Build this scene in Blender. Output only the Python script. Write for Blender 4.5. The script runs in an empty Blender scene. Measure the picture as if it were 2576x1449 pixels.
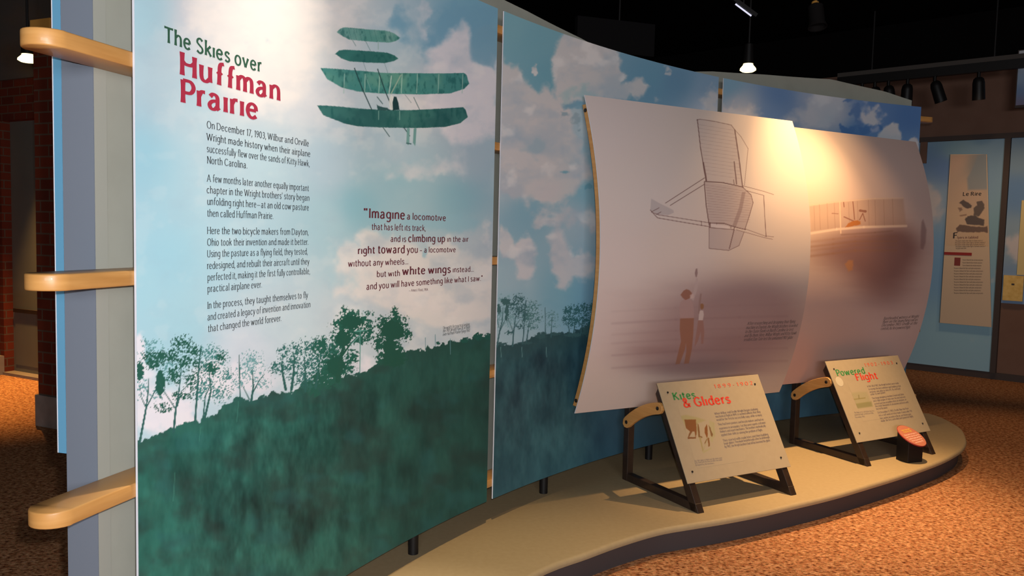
import bpy, math
import numpy as np
from mathutils import Matrix, Vector

C = bpy.context.scene.collection
SC = bpy.context.scene

# ------------------------------------------------------------------ camera
W, H = 2576.0, 1449.0
FPX, PITCH, ROLL, EYE = 2035.35, 0.0689, 0.02458, 1.631
FZ = 0.27                                   # height of the mural panels' lower edge above the floor
PZ = 0.15                                   # height of the platform
_cp, _sp, _cr, _sr = math.cos(PITCH), math.sin(PITCH), math.cos(ROLL), math.sin(ROLL)
FW = np.array([0, _cp, -_sp]); _U = np.array([0, _sp, _cp]); _R = np.array([1.0, 0, 0])
RT = _cr * _R + _sr * _U
UP = -_sr * _R + _cr * _U
CAM = np.array([0, 0, EYE])
cam = bpy.data.objects.new('camera', bpy.data.cameras.new('camera'))
C.objects.link(cam)
cam.matrix_world = Matrix([[RT[i], UP[i], -FW[i], CAM[i]] for i in range(3)] + [[0, 0, 0, 1]])
cam.data.sensor_width = 36.0
cam.data.lens = FPX / W * 36.0
cam.data.clip_start = 0.05
SC.camera = cam

# ------------------------------------------------------------------ world, exposure, lights
SC.view_settings.view_transform = 'Standard'
SC.view_settings.look = 'None'
SC.view_settings.gamma = 1.0
SC.view_settings.use_curve_mapping = False
SC.view_settings.exposure = 0.0
world = bpy.data.worlds.new('dim_hall'); SC.world = world
world.use_nodes = True
bg = world.node_tree.nodes['Background']
bg.inputs[0].default_value = (0.55, 0.6, 0.75, 1); bg.inputs[1].default_value = 0.018

def lamp(name, kind, loc, power, color, target=None, size=0.05, angle=60, blend=0.5):
    d = bpy.data.lights.new(name, kind); d.energy = power; d.color = color
    d.shadow_soft_size = size
    if kind == 'SPOT':
        d.spot_size = math.radians(angle); d.spot_blend = blend
    o = bpy.data.objects.new(name, d); C.objects.link(o); o.location = loc
    if target is not None:
        o.rotation_euler = (Vector(target) - Vector(loc)).to_track_quat('-Z', 'Y').to_euler()
    return o

WARM = (1.0, 0.72, 0.36)
WARM2 = (1.0, 0.80, 0.52)
flash = lamp('camera_flash', 'POINT', (0.04, 0.02, EYE + 0.06), 235, (0.96, 0.98, 1.0), size=0.015)
fill_lamp = lamp('added_fill_lamp', 'AREA', (0.9, -5.0, 2.3), 290, (0.96, 0.98, 1.0), (1.0, 4.6, 1.5))  # unseen fill lamp, added to brighten the middle mural and the posters
fill_lamp.data.shape = 'RECTANGLE'; fill_lamp.data.size = 4.0; fill_lamp.data.size_y = 1.0
lamp('track_spot_posters', 'SPOT', (2.31, 5.166, 3.99), 840, (1.0, 0.64, 0.30), (1.96, 5.14, 0.15), 0.03, 46, 1.0)
lamp('track_spot_stands', 'SPOT', (2.30, 5.150, 4.00), 380, (1.0, 0.62, 0.28), (2.10, 5.00, 0.15), 0.03, 68, 1.0)
lamp('track_spot_title', 'SPOT', (-0.54, 2.62, 3.90), 580, (1.0, 0.88, 0.70), (-0.54, 2.50, 0.15), 0.03, 35, 1.0)
lamp('track_spot_platform', 'SPOT', (-0.05, 3.05, 3.95), 360, WARM, (0.10, 3.15, 0.1), 0.05, 44, 1.0)
lamp('ceiling_spot_carpet', 'SPOT', (2.3, 3.2, 3.95), 330, (1.0, 0.68, 0.40), (2.7, 3.3, 0.0), 0.06, 72, 0.8)
lamp('ceiling_spot_aisle', 'SPOT', (4.6, 6.9, 3.95), 150, (1.0, 0.60, 0.28), (4.4, 6.6, 0.0), 0.06, 50, 0.9)
lamp('downlight_door', 'SPOT', (-4.70, 7.75, 3.2), 1300, (1.0, 0.55, 0.16), (-4.55, 7.5, 0.0), 0.05, 64, 0.9)
lamp('track_spot_wall', 'SPOT', (4.75, 8.6, 3.6), 52, (1.0, 0.66, 0.36), (5.7, 9.8, 1.1), 0.05, 75, 0.9)
lamp('track_spot_wall_end', 'SPOT', (5.45, 8.2, 3.6), 42, (1.0, 0.66, 0.36), (6.2, 9.3, 1.1), 0.05, 75, 0.9)

# ------------------------------------------------------------------ measured geometry helpers
CX, CY, RAD, TH0 = 5.4278, 0.2425, 6.6885, 2.8562       # the display wall is an arc about (CX, CY)
PW, GAP, HP = 2.0866, 0.0527, 2.44

def arc(u, rad, z):
    th = TH0 - np.asarray(u, float) / RAD
    r = RAD + np.asarray(rad, float)
    return np.stack(np.broadcast_arrays(CX + r * np.cos(th), CY + r * np.sin(th), np.asarray(z, float)), -1)

def project(P):
    d = np.asarray(P) - CAM
    z = d @ FW
    return W / 2 + FPX * (d @ RT) / z, H / 2 - FPX * (d @ UP) / z

def ray(x, y):
    return FW + (x - W / 2) / FPX * RT + (H / 2 - y) / FPX * UP

def onz(x, y, z):
    d = ray(x, y); return CAM + (z - EYE) / d[2] * d

def onplane(x, y, O, N):
    d = ray(x, y); return CAM + ((O - CAM) @ N) / (d @ N) * d

def atdepth(x, y, dep):
    return CAM + dep * ray(x, y)

def depth(P):
    return float((np.asarray(P) - CAM) @ FW)

class WallSurf:                                          # (u along the arc, z) on the mural panels
    def at(self, u, z, off=0.0): return arc(u, -off, z)
    def inv(self, x, y):
        d = ray(x, y); a = d[0] ** 2 + d[1] ** 2
        b = -2 * (d[0] * CX + d[1] * CY); c = CX * CX + CY * CY - RAD * RAD
        t = (-b + math.sqrt(b * b - 4 * a * c)) / (2 * a); P = CAM + t * d
        return (TH0 - math.atan2(P[1] - CY, P[0] - CX)) * RAD, P[2], depth(P)

class PlaneSurf:                                         # flat board: origin, axis along, axis up
    def __init__(s, O, t, up):
        s.O, s.t, s.up = np.array(O), np.array(t), np.array(up); s.n = np.cross(s.t, s.up)
    def at(s, u, v, off=0.0):
        u = np.asarray(u, float)[..., None]; v = np.asarray(v, float)[..., None]; off = np.asarray(off, float)[..., None]
        return s.O + u * s.t + v * s.up + off * s.n
    def inv(s, x, y):
        P = onplane(x, y, s.O, s.n); d = P - s.O
        return d @ s.t, d @ s.up, depth(P)

class BowSurf:                                           # board bowed towards the viewer in its height
    def __init__(s, O, t, z0, z1, bulge):
        s.O, s.t = np.array(O), np.array(t); s.n = np.array([s.t[1], -s.t[0], 0.0]); s.z0, s.z1, s.b = z0, z1, bulge
    def bow(s, z):
        q = (np.asarray(z, float) - (s.z0 + s.z1) / 2) / ((s.z1 - s.z0) / 2)
        return s.b * (1 - q * q)
    def at(s, u, z, off=0.0):
        u = np.asarray(u, float)[..., None]; z = np.asarray(z, float)
        o = (s.bow(z) + np.asarray(off, float))[..., None]
        P = s.O + u * s.t + o * s.n
        return np.concatenate([P[..., :2], np.broadcast_to(z[..., None], P[..., :1].shape)], -1)
    def inv(s, x, y):
        b = 0.1
        for _ in range(8):
            P = onplane(x, y, s.O + b * s.n, s.n); b = float(s.bow(P[2]))
        d = P - s.O
        return d @ s.t, P[2], depth(P)

# ------------------------------------------------------------------ materials
def lin(c):
    c = np.asarray(c, float) / 255.0
    return np.where(c <= 0.04045, c / 12.92, ((c + 0.055) / 1.055) ** 2.4)

def rgba(c): return tuple(lin(c)) + (1.0,)

def mat(name, col, rough=0.6, spec=0.3, metal=0.0, coat=0.0, emit=None, estr=0.0):
    m = bpy.data.materials.new(name); m.use_nodes = True
    b = m.node_tree.nodes['Principled BSDF']
    b.inputs['Base Color'].default_value = rgba(col); b.inputs['Roughness'].default_value = rough
    b.inputs['Specular IOR Level'].default_value = spec; b.inputs['Metallic'].default_value = metal
    b.inputs['Coat Weight'].default_value = coat
    if emit is not None:
        b.inputs['Emission Color'].default_value = rgba(emit); b.inputs['Emission Strength'].default_value = estr
    return m

def noisy(name, cols, scale=(8, 8, 8), detail=4, rough=0.7, spec=0.25, bump=0.0, coat=0.0, second=None):
    """noise through a colour ramp; cols = [(pos, rgb), ...]"""
    m = mat(name, cols[0][1], rough, spec, coat=coat)
    nt = m.node_tree; b = nt.nodes['Principled BSDF']
    tc = nt.nodes.new('ShaderNodeTexCoord'); mp = nt.nodes.new('ShaderNodeMapping'); mp.inputs['Scale'].default_value = scale
    nz = nt.nodes.new('ShaderNodeTexNoise'); nz.inputs['Scale'].default_value = 1.0; nz.inputs['Detail'].default_value = detail
    rp = nt.nodes.new('ShaderNodeValToRGB')
    while len(rp.color_ramp.elements) < len(cols): rp.color_ramp.elements.new(0.5)
    for e, (p, c) in zip(rp.color_ramp.elements, cols): e.position = p; e.color = rgba(c)
    nt.links.new(tc.outputs['Object'], mp.inputs[0]); nt.links.new(mp.outputs[0], nz.inputs[0])
    nt.links.new(nz.outputs['Fac'], rp.inputs[0])
    out = rp.outputs[0]
    if second:
        sc2, lo, hi = second
        n2 = nt.nodes.new('ShaderNodeTexNoise'); n2.inputs['Scale'].default_value = sc2; n2.inputs['Detail'].default_value = 3
        nt.links.new(tc.outputs['Object'], n2.inputs[0])
        r2 = nt.nodes.new('ShaderNodeValToRGB'); r2.color_ramp.elements[0].color = rgba(lo); r2.color_ramp.elements[1].color = rgba(hi)
        r2.color_ramp.elements[0].position = 0.35; r2.color_ramp.elements[1].position = 0.65
        nt.links.new(n2.outputs['Fac'], r2.inputs[0])
        mx = nt.nodes.new('ShaderNodeMixRGB'); mx.blend_type = 'MULTIPLY'; mx.inputs[0].default_value = 1.0
        nt.links.new(out, mx.inputs[1]); nt.links.new(r2.outputs[0], mx.inputs[2]); out = mx.outputs[0]
    nt.links.new(out, b.inputs['Base Color'])
    if bump:
        bp = nt.nodes.new('ShaderNodeBump'); bp.inputs['Strength'].default_value = bump; bp.inputs['Distance'].default_value = 0.01
        nt.links.new(nz.outputs['Fac'], bp.inputs['Height']); nt.links.new(bp.outputs[0], b.inputs['Normal'])
    return m

def brick_mat(name, c1, c2, mortar):
    m = mat(name, c1, 0.85, 0.15); nt = m.node_tree; b = nt.nodes['Principled BSDF']
    tc = nt.nodes.new('ShaderNodeTexCoord'); bt = nt.nodes.new('ShaderNodeTexBrick')
    bt.inputs['Color1'].default_value = rgba(c1); bt.inputs['Color2'].default_value = rgba(c2); bt.inputs['Mortar'].default_value = rgba(mortar)
    bt.inputs['Scale'].default_value = 1.0; bt.inputs['Brick Width'].default_value = 0.21; bt.inputs['Row Height'].default_value = 0.085
    bt.inputs['Mortar Size'].default_value = 0.007; bt.inputs['Bias'].default_value = -0.2
    nt.links.new(tc.outputs['UV'], bt.inputs[0]); nt.links.new(bt.outputs[0], b.inputs['Base Color'])
    bp = nt.nodes.new('ShaderNodeBump'); bp.inputs['Strength'].default_value = 0.5; bp.inputs['Distance'].default_value = 0.01; bp.invert = True
    nt.links.new(bt.outputs['Fac'], bp.inputs['Height']); nt.links.new(bp.outputs[0], b.inputs['Normal'])
    return m

def print_mat(name, rough=0.55, spec=0.25):
    m = mat(name, (200, 200, 200), rough, spec); nt = m.node_tree
    a = nt.nodes.new('ShaderNodeVertexColor'); a.layer_name = 'print'
    nt.links.new(a.outputs[0], nt.nodes['Principled BSDF'].inputs['Base Color'])
    return m

M = dict(
    print=print_mat('printed_laminate'),
    board=mat('white_board_edge', (205, 205, 212), 0.5),
    backing=noisy('grey_paint', [(0.3, (150, 149, 138)), (0.7, (158, 157, 146))], (6, 6, 6), rough=0.6),
    endcap=mat('grey_paint_cool_light', (108, 115, 127), 0.55),  # same grey paint as the backing; the end's cooler light is in the colour
    trim=mat('pale_grey_paint', (157, 156, 146), 0.55),
    wood=noisy('varnished_maple', [(0.25, (176, 124, 66)), (0.55, (190, 138, 78)), (0.8, (200, 150, 90))], (5, 5, 60), 5, 0.42, 0.4, coat=0.1),
    metal=noisy('dark_bronze_steel', [(0.3, (38, 26, 20)), (0.7, (48, 34, 26))], (30, 30, 30), rough=0.42, spec=0.5),
    black=mat('black_paint', (20, 17, 17), 0.5, 0.3),
    bolt=mat('black_bolt', (24, 20, 18), 0.4, 0.5),
    platform=noisy('cream_platform_laminate', [(0.3, (152, 132, 100)), (0.7, (158, 138, 106))], (40, 40, 40), rough=0.55, spec=0.3),
    fascia=mat('charcoal_fascia', (70, 62, 62), 0.6, 0.2),
    sign=noisy('cream_sign_plastic', [(0.3, (156, 140, 116)), (0.7, (160, 144, 120))], (30, 30, 30), rough=0.4, spec=0.35),
    carpet=noisy('flecked_carpet', [(0.34, (86, 48, 34)), (0.41, (150, 96, 66)), (0.455, (128, 104, 72)), (0.50, (190, 142, 102)), (0.54, (160, 84, 62)), (0.585, (206, 164, 120)), (0.66, (150, 110, 92))],
                 (46, 70, 1), 4.0, 0.95, 0.05, bump=0.12, second=(26, (206, 186, 172), (255, 255, 252))),
    ceiling=mat('black_ceiling', (12, 10, 10), 0.9, 0.05),
    dark=mat('dark_duct', (26, 23, 23), 0.8, 0.1),
    baffle=mat('charcoal_baffle', (21, 19, 20), 0.8, 0.1),
    farwall=noisy('brown_wall_paint', [(0.3, (112, 82, 68)), (0.7, (118, 88, 74))], (4, 4, 4), rough=0.8),
    skirting=mat('dark_skirting', (70, 58, 54), 0.7),
    brick=brick_mat('dark_red_brick', (96, 38, 22), (72, 28, 18), (84, 64, 52)),
    stone=noisy('grey_stone', [(0.3, (112, 100, 94)), (0.7, (122, 110, 104))], (12, 12, 12), rough=0.8),
    door=noisy('grey_steel_door', [(0.3, (88, 86, 80)), (0.7, (94, 92, 86))], (3, 3, 3), rough=0.4, spec=0.45),
    lintel=mat('grey_band', (74, 68, 64), 0.8),
    gold=mat('ochre_capital', (196, 140, 66), 0.6),
    glow=mat('warm_lens', (255, 236, 190), 0.4, emit=(255, 232, 160), estr=3.2),
    tube=mat('conduit_glint', (230, 230, 245), 0.3, emit=(215, 215, 240), estr=0.8),  # emission stands in for the glint on a ceiling conduit
    green=mat('ink_dark_green', (52, 92, 72), 0.6), red=mat('ink_crimson', (168, 46, 70), 0.6),
    grey=mat('ink_grey', (52, 56, 60), 0.6), maroon=mat('ink_maroon', (96, 44, 56), 0.6),
    inkdark=mat('ink_dark', (66, 58, 58), 0.7), inkbrown=mat('ink_brown', (92, 74, 68), 0.7),
    sgreen=mat('ink_leaf_green', (52, 122, 64), 0.6), sred=mat('ink_vermilion', (198, 58, 42), 0.6), sdate=mat('ink_rust', (200, 92, 64), 0.6),
    stext=mat('ink_taupe', (116, 100, 98), 0.7), slight=mat('ink_pale_taupe', (138, 122, 112), 0.7),
    disc=mat('salmon_disc', (168, 102, 80), 0.5), discrim=mat('red_rim', (150, 44, 40), 0.5),
    yellow=mat('ink_yellow', (226, 186, 76), 0.6), pale=mat('ink_pale_pink', (246, 198, 182), 0.6),
    card=noisy('aged_card', [(0.35, (206, 166, 92)), (0.65, (222, 184, 112))], (20, 20, 20), rough=0.7),
    cream=mat('cream_strip', (206, 184, 130), 0.7),
)

# ------------------------------------------------------------------ objects
def link(name, me, parent=None):
    o = bpy.data.objects.new(name, me); C.objects.link(o)
    if parent is not None:
        o.parent = parent
        if parent.type == 'EMPTY': o.matrix_parent_inverse = Matrix.Translation(-Vector(parent.location))
    return o

def tag(o, label=None, cat=None, group=None, kind=None):
    for k, v in (('label', label), ('category', cat), ('group', group), ('kind', kind)):
        if v: o[k] = v
    return o

def empty(name, loc, label, cat, group=None):
    o = bpy.data.objects.new(name, None); C.objects.link(o); o.location = Vector([float(c) for c in loc]); o.empty_display_size = 0.1
    return tag(o, label, cat, group)

class MB:
    def __init__(s): s.v = []; s.f = []; s.uv = None
    def add(s, vs, fs):
        b = len(s.v); s.v += [tuple(float(c) for c in p) for p in vs]; s.f += [tuple(b + i for i in f) for f in fs]; return s
    def build(s, name, m, parent=None, smooth=False, bevel=0.0, origin=None, auto=None):
        me = bpy.data.meshes.new(name); me.from_pydata(s.v, [], s.f); me.validate(); me.update()
        import bmesh
        bm = bmesh.new(); bm.from_mesh(me); bmesh.ops.recalc_face_normals(bm, faces=bm.faces)
        if bevel:
            bmesh.ops.remove_doubles(bm, verts=bm.verts, dist=1e-5)
            ed = [e for e in bm.edges if len(e.link_faces) == 2 and e.calc_face_angle(0) > 0.6]
            bmesh.ops.bevel(bm, geom=ed, offset=bevel, segments=2, affect='EDGES', profile=0.5)
        bm.to_mesh(me); bm.free()
        me.materials.append(m)
        if smooth or auto:
            me.shade_smooth()
            if auto: me.set_sharp_from_angle(angle=math.radians(auto))
        return link(name, me, parent)
    # shapes
    def box(s, O, a, b, c):                         # corner O and three edge vectors
        O, a, b, c = (np.array(q, float) for q in (O, a, b, c))
        P = [O, O + a, O + a + b, O + b]; P += [q + c for q in P]
        return s.add(P, [(0, 1, 2, 3), (4, 7, 6, 5), (0, 4, 5, 1), (1, 5, 6, 2), (2, 6, 7, 3), (3, 7, 4, 0)])
    def bar(s, p, q, w, h, side):                   # rectangular bar from p to q; side = width direction
        p, q, side = (np.array(k, float) for k in (p, q, side)); d = q - p; side = side / np.linalg.norm(side)
        o = np.cross(d, side); o /= np.linalg.norm(o)
        return s.box(p - side * w / 2 - o * h / 2, side * w, o * h, d)
    def prism(s, loop, vec):                        # closed loop of 3D points swept by vec
        n = len(loop); L = [np.array(p, float) for p in loop]; vec = np.array(vec, float)
        return s.add(L + [p + vec for p in L], [tuple(range(n)), tuple(range(2 * n - 1, n - 1, -1))] + [(i, (i + 1) % n, n + (i + 1) % n, n + i) for i in range(n)])
    def tube(s, p, q, r0, r1=None, n=20, caps=True):
        p, q = np.array(p, float), np.array(q, float); r1 = r0 if r1 is None else r1; d = q - p; d /= np.linalg.norm(d)
        a = np.cross(d, [0, 0, 1]) if abs(d[2]) < 0.9 else np.cross(d, [1, 0, 0]); a /= np.linalg.norm(a); b = np.cross(d, a)
        an = [2 * math.pi * i / n for i in range(n)]
        V = [p + r0 * (math.cos(t) * a + math.sin(t) * b) for t in an] + [q + r1 * (math.cos(t) * a + math.sin(t) * b) for t in an]
        F = [(i, (i + 1) % n, n + (i + 1) % n, n + i) for i in range(n)]
        if caps: F += [tuple(range(n)), tuple(range(2 * n - 1, n - 1, -1))]
        return s.add(V, F)
    def lathe(s, p, d, prof, n=24):                 # profile [(distance along d, radius)]
        p, d = np.array(p, float), np.array(d, float); d /= np.linalg.norm(d)
        a = np.cross(d, [0, 0, 1]) if abs(d[2]) < 0.9 else np.cross(d, [1, 0, 0]); a /= np.linalg.norm(a); b = np.cross(d, a)
        V = []; F = []
        for t, r in prof:
            V += [p + t * d + max(r, 1e-4) * (math.cos(2 * math.pi * i / n) * a + math.sin(2 * math.pi * i / n) * b) for i in range(n)]
        for k in range(len(prof) - 1):
            F += [(k * n + i, k * n + (i + 1) % n, (k + 1) * n + (i + 1) % n, (k + 1) * n + i) for i in range(n)]
        return s.add(V, F)
    def sheet(s, surf, u0, u1, v0, v1, nu, nv, back, front=0.0):   # curved slab between two offsets of a surface
        us = np.linspace(u0, u1, nu + 1); vs = np.linspace(v0, v1, nv + 1)
        U, V = np.meshgrid(us, vs)
        A = surf.at(U, V, front).reshape(-1, 3); B = surf.at(U, V, back).reshape(-1, 3)
        n = nu + 1; N = len(A); F = []
        for j in range(nv):
            for i in range(nu):
                k = j * n + i; F += [(k, k + 1, k + n + 1, k + n), (N + k, N + k + n, N + k + n + 1, N + k + 1)]
        ring = [i for i in range(n)] + [j * n + nu for j in range(1, nv + 1)] + [nv * n + i for i in range(nu - 1, -1, -1)] + [j * n for j in range(nv - 1, 0, -1)]
        F += [(ring[i], N + ring[i], N + ring[(i + 1) % len(ring)], ring[(i + 1) % len(ring)]) for i in range(len(ring))]
        return s.add(np.concatenate([A, B]), F)

WALL = WallSurf()

def uvbox(o, sx=1.0):
    me = o.data; uv = me.uv_layers.new(name='UVMap')
    for p in me.polygons:
        n = p.normal; h = Vector((-n.y, n.x, 0)); h = h.normalized() if h.length > 1e-3 else Vector((1, 0, 0))
        for li in p.loop_indices:
            v = me.vertices[me.loops[li].vertex_index].co
            uv.data[li].uv = (v.dot(h), v.z if abs(n.z) < 0.7 else v.y)

# ------------------------------------------------------------------ printed pictures (a colour per vertex of a fine grid)
_rng = np.random.default_rng(7)
_TAB = _rng.random((256, 256))

def vnoise(x, y, seed=0):
    x = x + seed * 37.3; y = y + seed * 91.7
    xi = np.floor(x).astype(int); yi = np.floor(y).astype(int); fx = x - xi; fy = y - yi
    fx = fx * fx * (3 - 2 * fx); fy = fy * fy * (3 - 2 * fy)
    g = lambda a, b: _TAB[a & 255, b & 255]
    return (g(xi, yi) * (1 - fx) + g(xi + 1, yi) * fx) * (1 - fy) + (g(xi, yi + 1) * (1 - fx) + g(xi + 1, yi + 1) * fx) * fy

def fbm(x, y, octv=4, seed=0, gain=0.5):
    s = 0; a = 1; t = 0
    for o in range(octv):
        s = s + a * vnoise(x * 2 ** o, y * 2 ** o, seed + o * 3); t += a; a *= gain
    return s / t

def sst(a, b, x):
    t = np.clip((x - a) / (b - a), 0, 1); return t * t * (3 - 2 * t)

class Art:
    """A picture on a surface; x, y are measured on the photograph of that surface."""
    def __init__(s, surf, u0, u1, v0, v1, nu, nv, off=0.001):
        s.surf, s.nu, s.nv = surf, nu, nv
        U, V = np.meshgrid(np.linspace(u0, u1, nu + 1), np.linspace(v0, v1, nv + 1)); s.P = surf.at(U, V, off).reshape(-1, 3)
        s.x, s.y = project(s.P); s.c = np.zeros((len(s.x), 3))
    def box(s, x0, y0, x1, y1): return np.nonzero((s.x > x0) & (s.x < x1) & (s.y > y0) & (s.y < y1))[0]
    def fill(s, c): s.c[:] = c
    def mix(s, c, a, ix=None):
        if ix is None: s.c += (np.asarray(c, float) - s.c) * np.asarray(a)[:, None]
        else: s.c[ix] += (np.asarray(c, float) - s.c[ix]) * np.asarray(a)[:, None]
    def spots(s, pts, power=3.0):                    # smooth blend between sampled colours
        num = 0; den = 0
        for x, y, c in pts:
            w = 1.0 / ((s.x - x) ** 2 + (s.y - y) ** 2 + 400) ** (power / 2)
            num = num + w[:, None] * np.asarray(c, float); den = den + w
        s.c = num / den[:, None]
    def field(s, pts):
        f = np.zeros(len(s.x))
        if not hasattr(s, 'wx'):
            s.wx = s.x + (fbm(s.x / 26, s.y / 26, 4, 91) - 0.5) * 44; s.wy = s.y + (fbm(s.x / 26, s.y / 26, 4, 97) - 0.5) * 44
        for x, y, sx, sy, a in pts: f += a * np.exp(-((s.wx - x) / sx) ** 2 - ((s.wy - y) / sy) ** 2)
        return f
    def cloud_shade(s, amt=1.0, ymax=1e9, seed=0):           # soft grey-blue folds and bright tops inside painted clouds
        lum = s.c.mean(1); w = sst(178, 206, lum) * (s.y < ymax) * amt
        n = fbm(s.x / 80, s.y / 60, 5, 61 + seed); n2 = fbm(s.x / 38, s.y / 30, 5, 67 + seed)
        s.mix((158, 180, 198), w * (0.42 * sst(0.46, 0.76, n) + 0.25 * sst(0.5, 0.78, n2))); s.mix((240, 236, 234), w * 0.5 * sst(0.54, 0.75, fbm(s.x / 50, s.y / 44, 4, 73 + seed)))
    def sdf(s, poly, ix, warp=0, wscale=20, seed=1, wx=None, octv=3):
        x = s.x[ix]; y = s.y[ix]
        if warp:
            dx = (fbm(x / wscale, y / wscale, octv, seed) - 0.5) * 2 * warp; dy = (fbm(x / wscale, y / wscale, octv, seed + 50) - 0.5) * 2 * warp
            x = x + dx; y = y + dy
        ins = np.zeros(len(x), bool); dist = np.full(len(x), 1e9); n = len(poly)
        for i in range(n):
            x0, y0 = poly[i]; x1, y1 = poly[(i + 1) % n]; ex, ey = x1 - x0, y1 - y0
            t = np.clip(((x - x0) * ex + (y - y0) * ey) / (ex * ex + ey * ey + 1e-9), 0, 1)
            dist = np.minimum(dist, np.hypot(x - x0 - t * ex, y - y0 - t * ey))
            c = (y0 > y) != (y1 > y)
            if y0 != y1: ins ^= c & (x < (x1 - x0) * (y - y0) / (y1 - y0) + x0)
        return np.where(ins, dist, -dist)
    def poly(s, poly, c, a=1.0, soft=1.2, **k):
        m = k.get('warp', 0) * 2 + soft * 2 + 2
        xs = [p[0] for p in poly]; ys = [p[1] for p in poly]
        ix = s.box(min(xs) - m, min(ys) - m, max(xs) + m, max(ys) + m)
        if len(ix): s.mix(c, a * sst(-soft / 2, soft / 2, s.sdf(poly, ix, **k)), ix)
    def line(s, pts, c, w=2.0, a=1.0, w1=None, soft=1.0):
        w1 = w if w1 is None else w1; n = len(pts) - 1
        for i in range(n):
            (x0, y0), (x1, y1) = pts[i], pts[i + 1]; wa = w + (w1 - w) * i / n; wb = w + (w1 - w) * (i + 1) / n; m = max(w, w1) + 3
            ix = s.box(min(x0, x1) - m, min(y0, y1) - m, max(x0, x1) + m, max(y0, y1) + m)
            if not len(ix): continue
            ex, ey = x1 - x0, y1 - y0; x = s.x[ix]; y = s.y[ix]
            t = np.clip(((x - x0) * ex + (y - y0) * ey) / (ex * ex + ey * ey + 1e-9), 0, 1)
            d = np.hypot(x - x0 - t * ex, y - y0 - t * ey); s.mix(c, a * sst(soft / 2, -soft / 2, d - (wa + (wb - wa) * t) / 2), ix)
    def leaves(s, blobs, c, scale=7.0, dens=1.0, thr=0.52, seed=1, a=1.0):
        scale *= 0.78; dens *= 0.86
        for k, (x, y, rx, ry) in enumerate(blobs):
            ix = s.box(x - rx * 1.2, y - ry * 1.2, x + rx * 1.2, y + ry * 1.2)
            if not len(ix): continue
            r2 = ((s.x[ix] - x) / rx) ** 2 + ((s.y[ix] - y) / ry) ** 2
            nz = 0.6 * vnoise(s.x[ix] / scale, s.y[ix] / scale, seed) + 0.4 * vnoise(s.x[ix] / scale * 2.3, s.y[ix] / scale * 2.3, seed + 9)
            s.mix(c, a * sst(0, 0.07, nz + 0.42 * dens * (1 - r2) - thr - 0.12), ix)
    def build(s, name, parent, m=None):
        n = s.nu + 1; j, i = np.meshgrid(np.arange(s.nv), np.arange(s.nu), indexing='ij'); k = (j * n + i).ravel()
        q = np.stack([k, k + 1, k + n + 1, k + n], -1)
        me = bpy.data.meshes.new(name); me.vertices.add(len(s.P)); me.vertices.foreach_set('co', s.P.astype(np.float32).ravel())
        me.loops.add(q.size); me.loops.foreach_set('vertex_index', q.ravel().astype(np.int32))
        me.polygons.add(len(q)); me.polygons.foreach_set('loop_start', np.arange(0, q.size, 4, dtype=np.int32))
        me.update(calc_edges=True); me.shade_smooth()
        at = me.color_attributes.new('print', 'FLOAT_COLOR', 'POINT')
        col = np.ones((len(s.P), 4), np.float32); col[:, :3] = lin(np.clip(s.c, 0, 255)); at.data.foreach_set('color', col.ravel())
        me.materials.append(m or M['print'])
        return link(name, me, parent)

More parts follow.
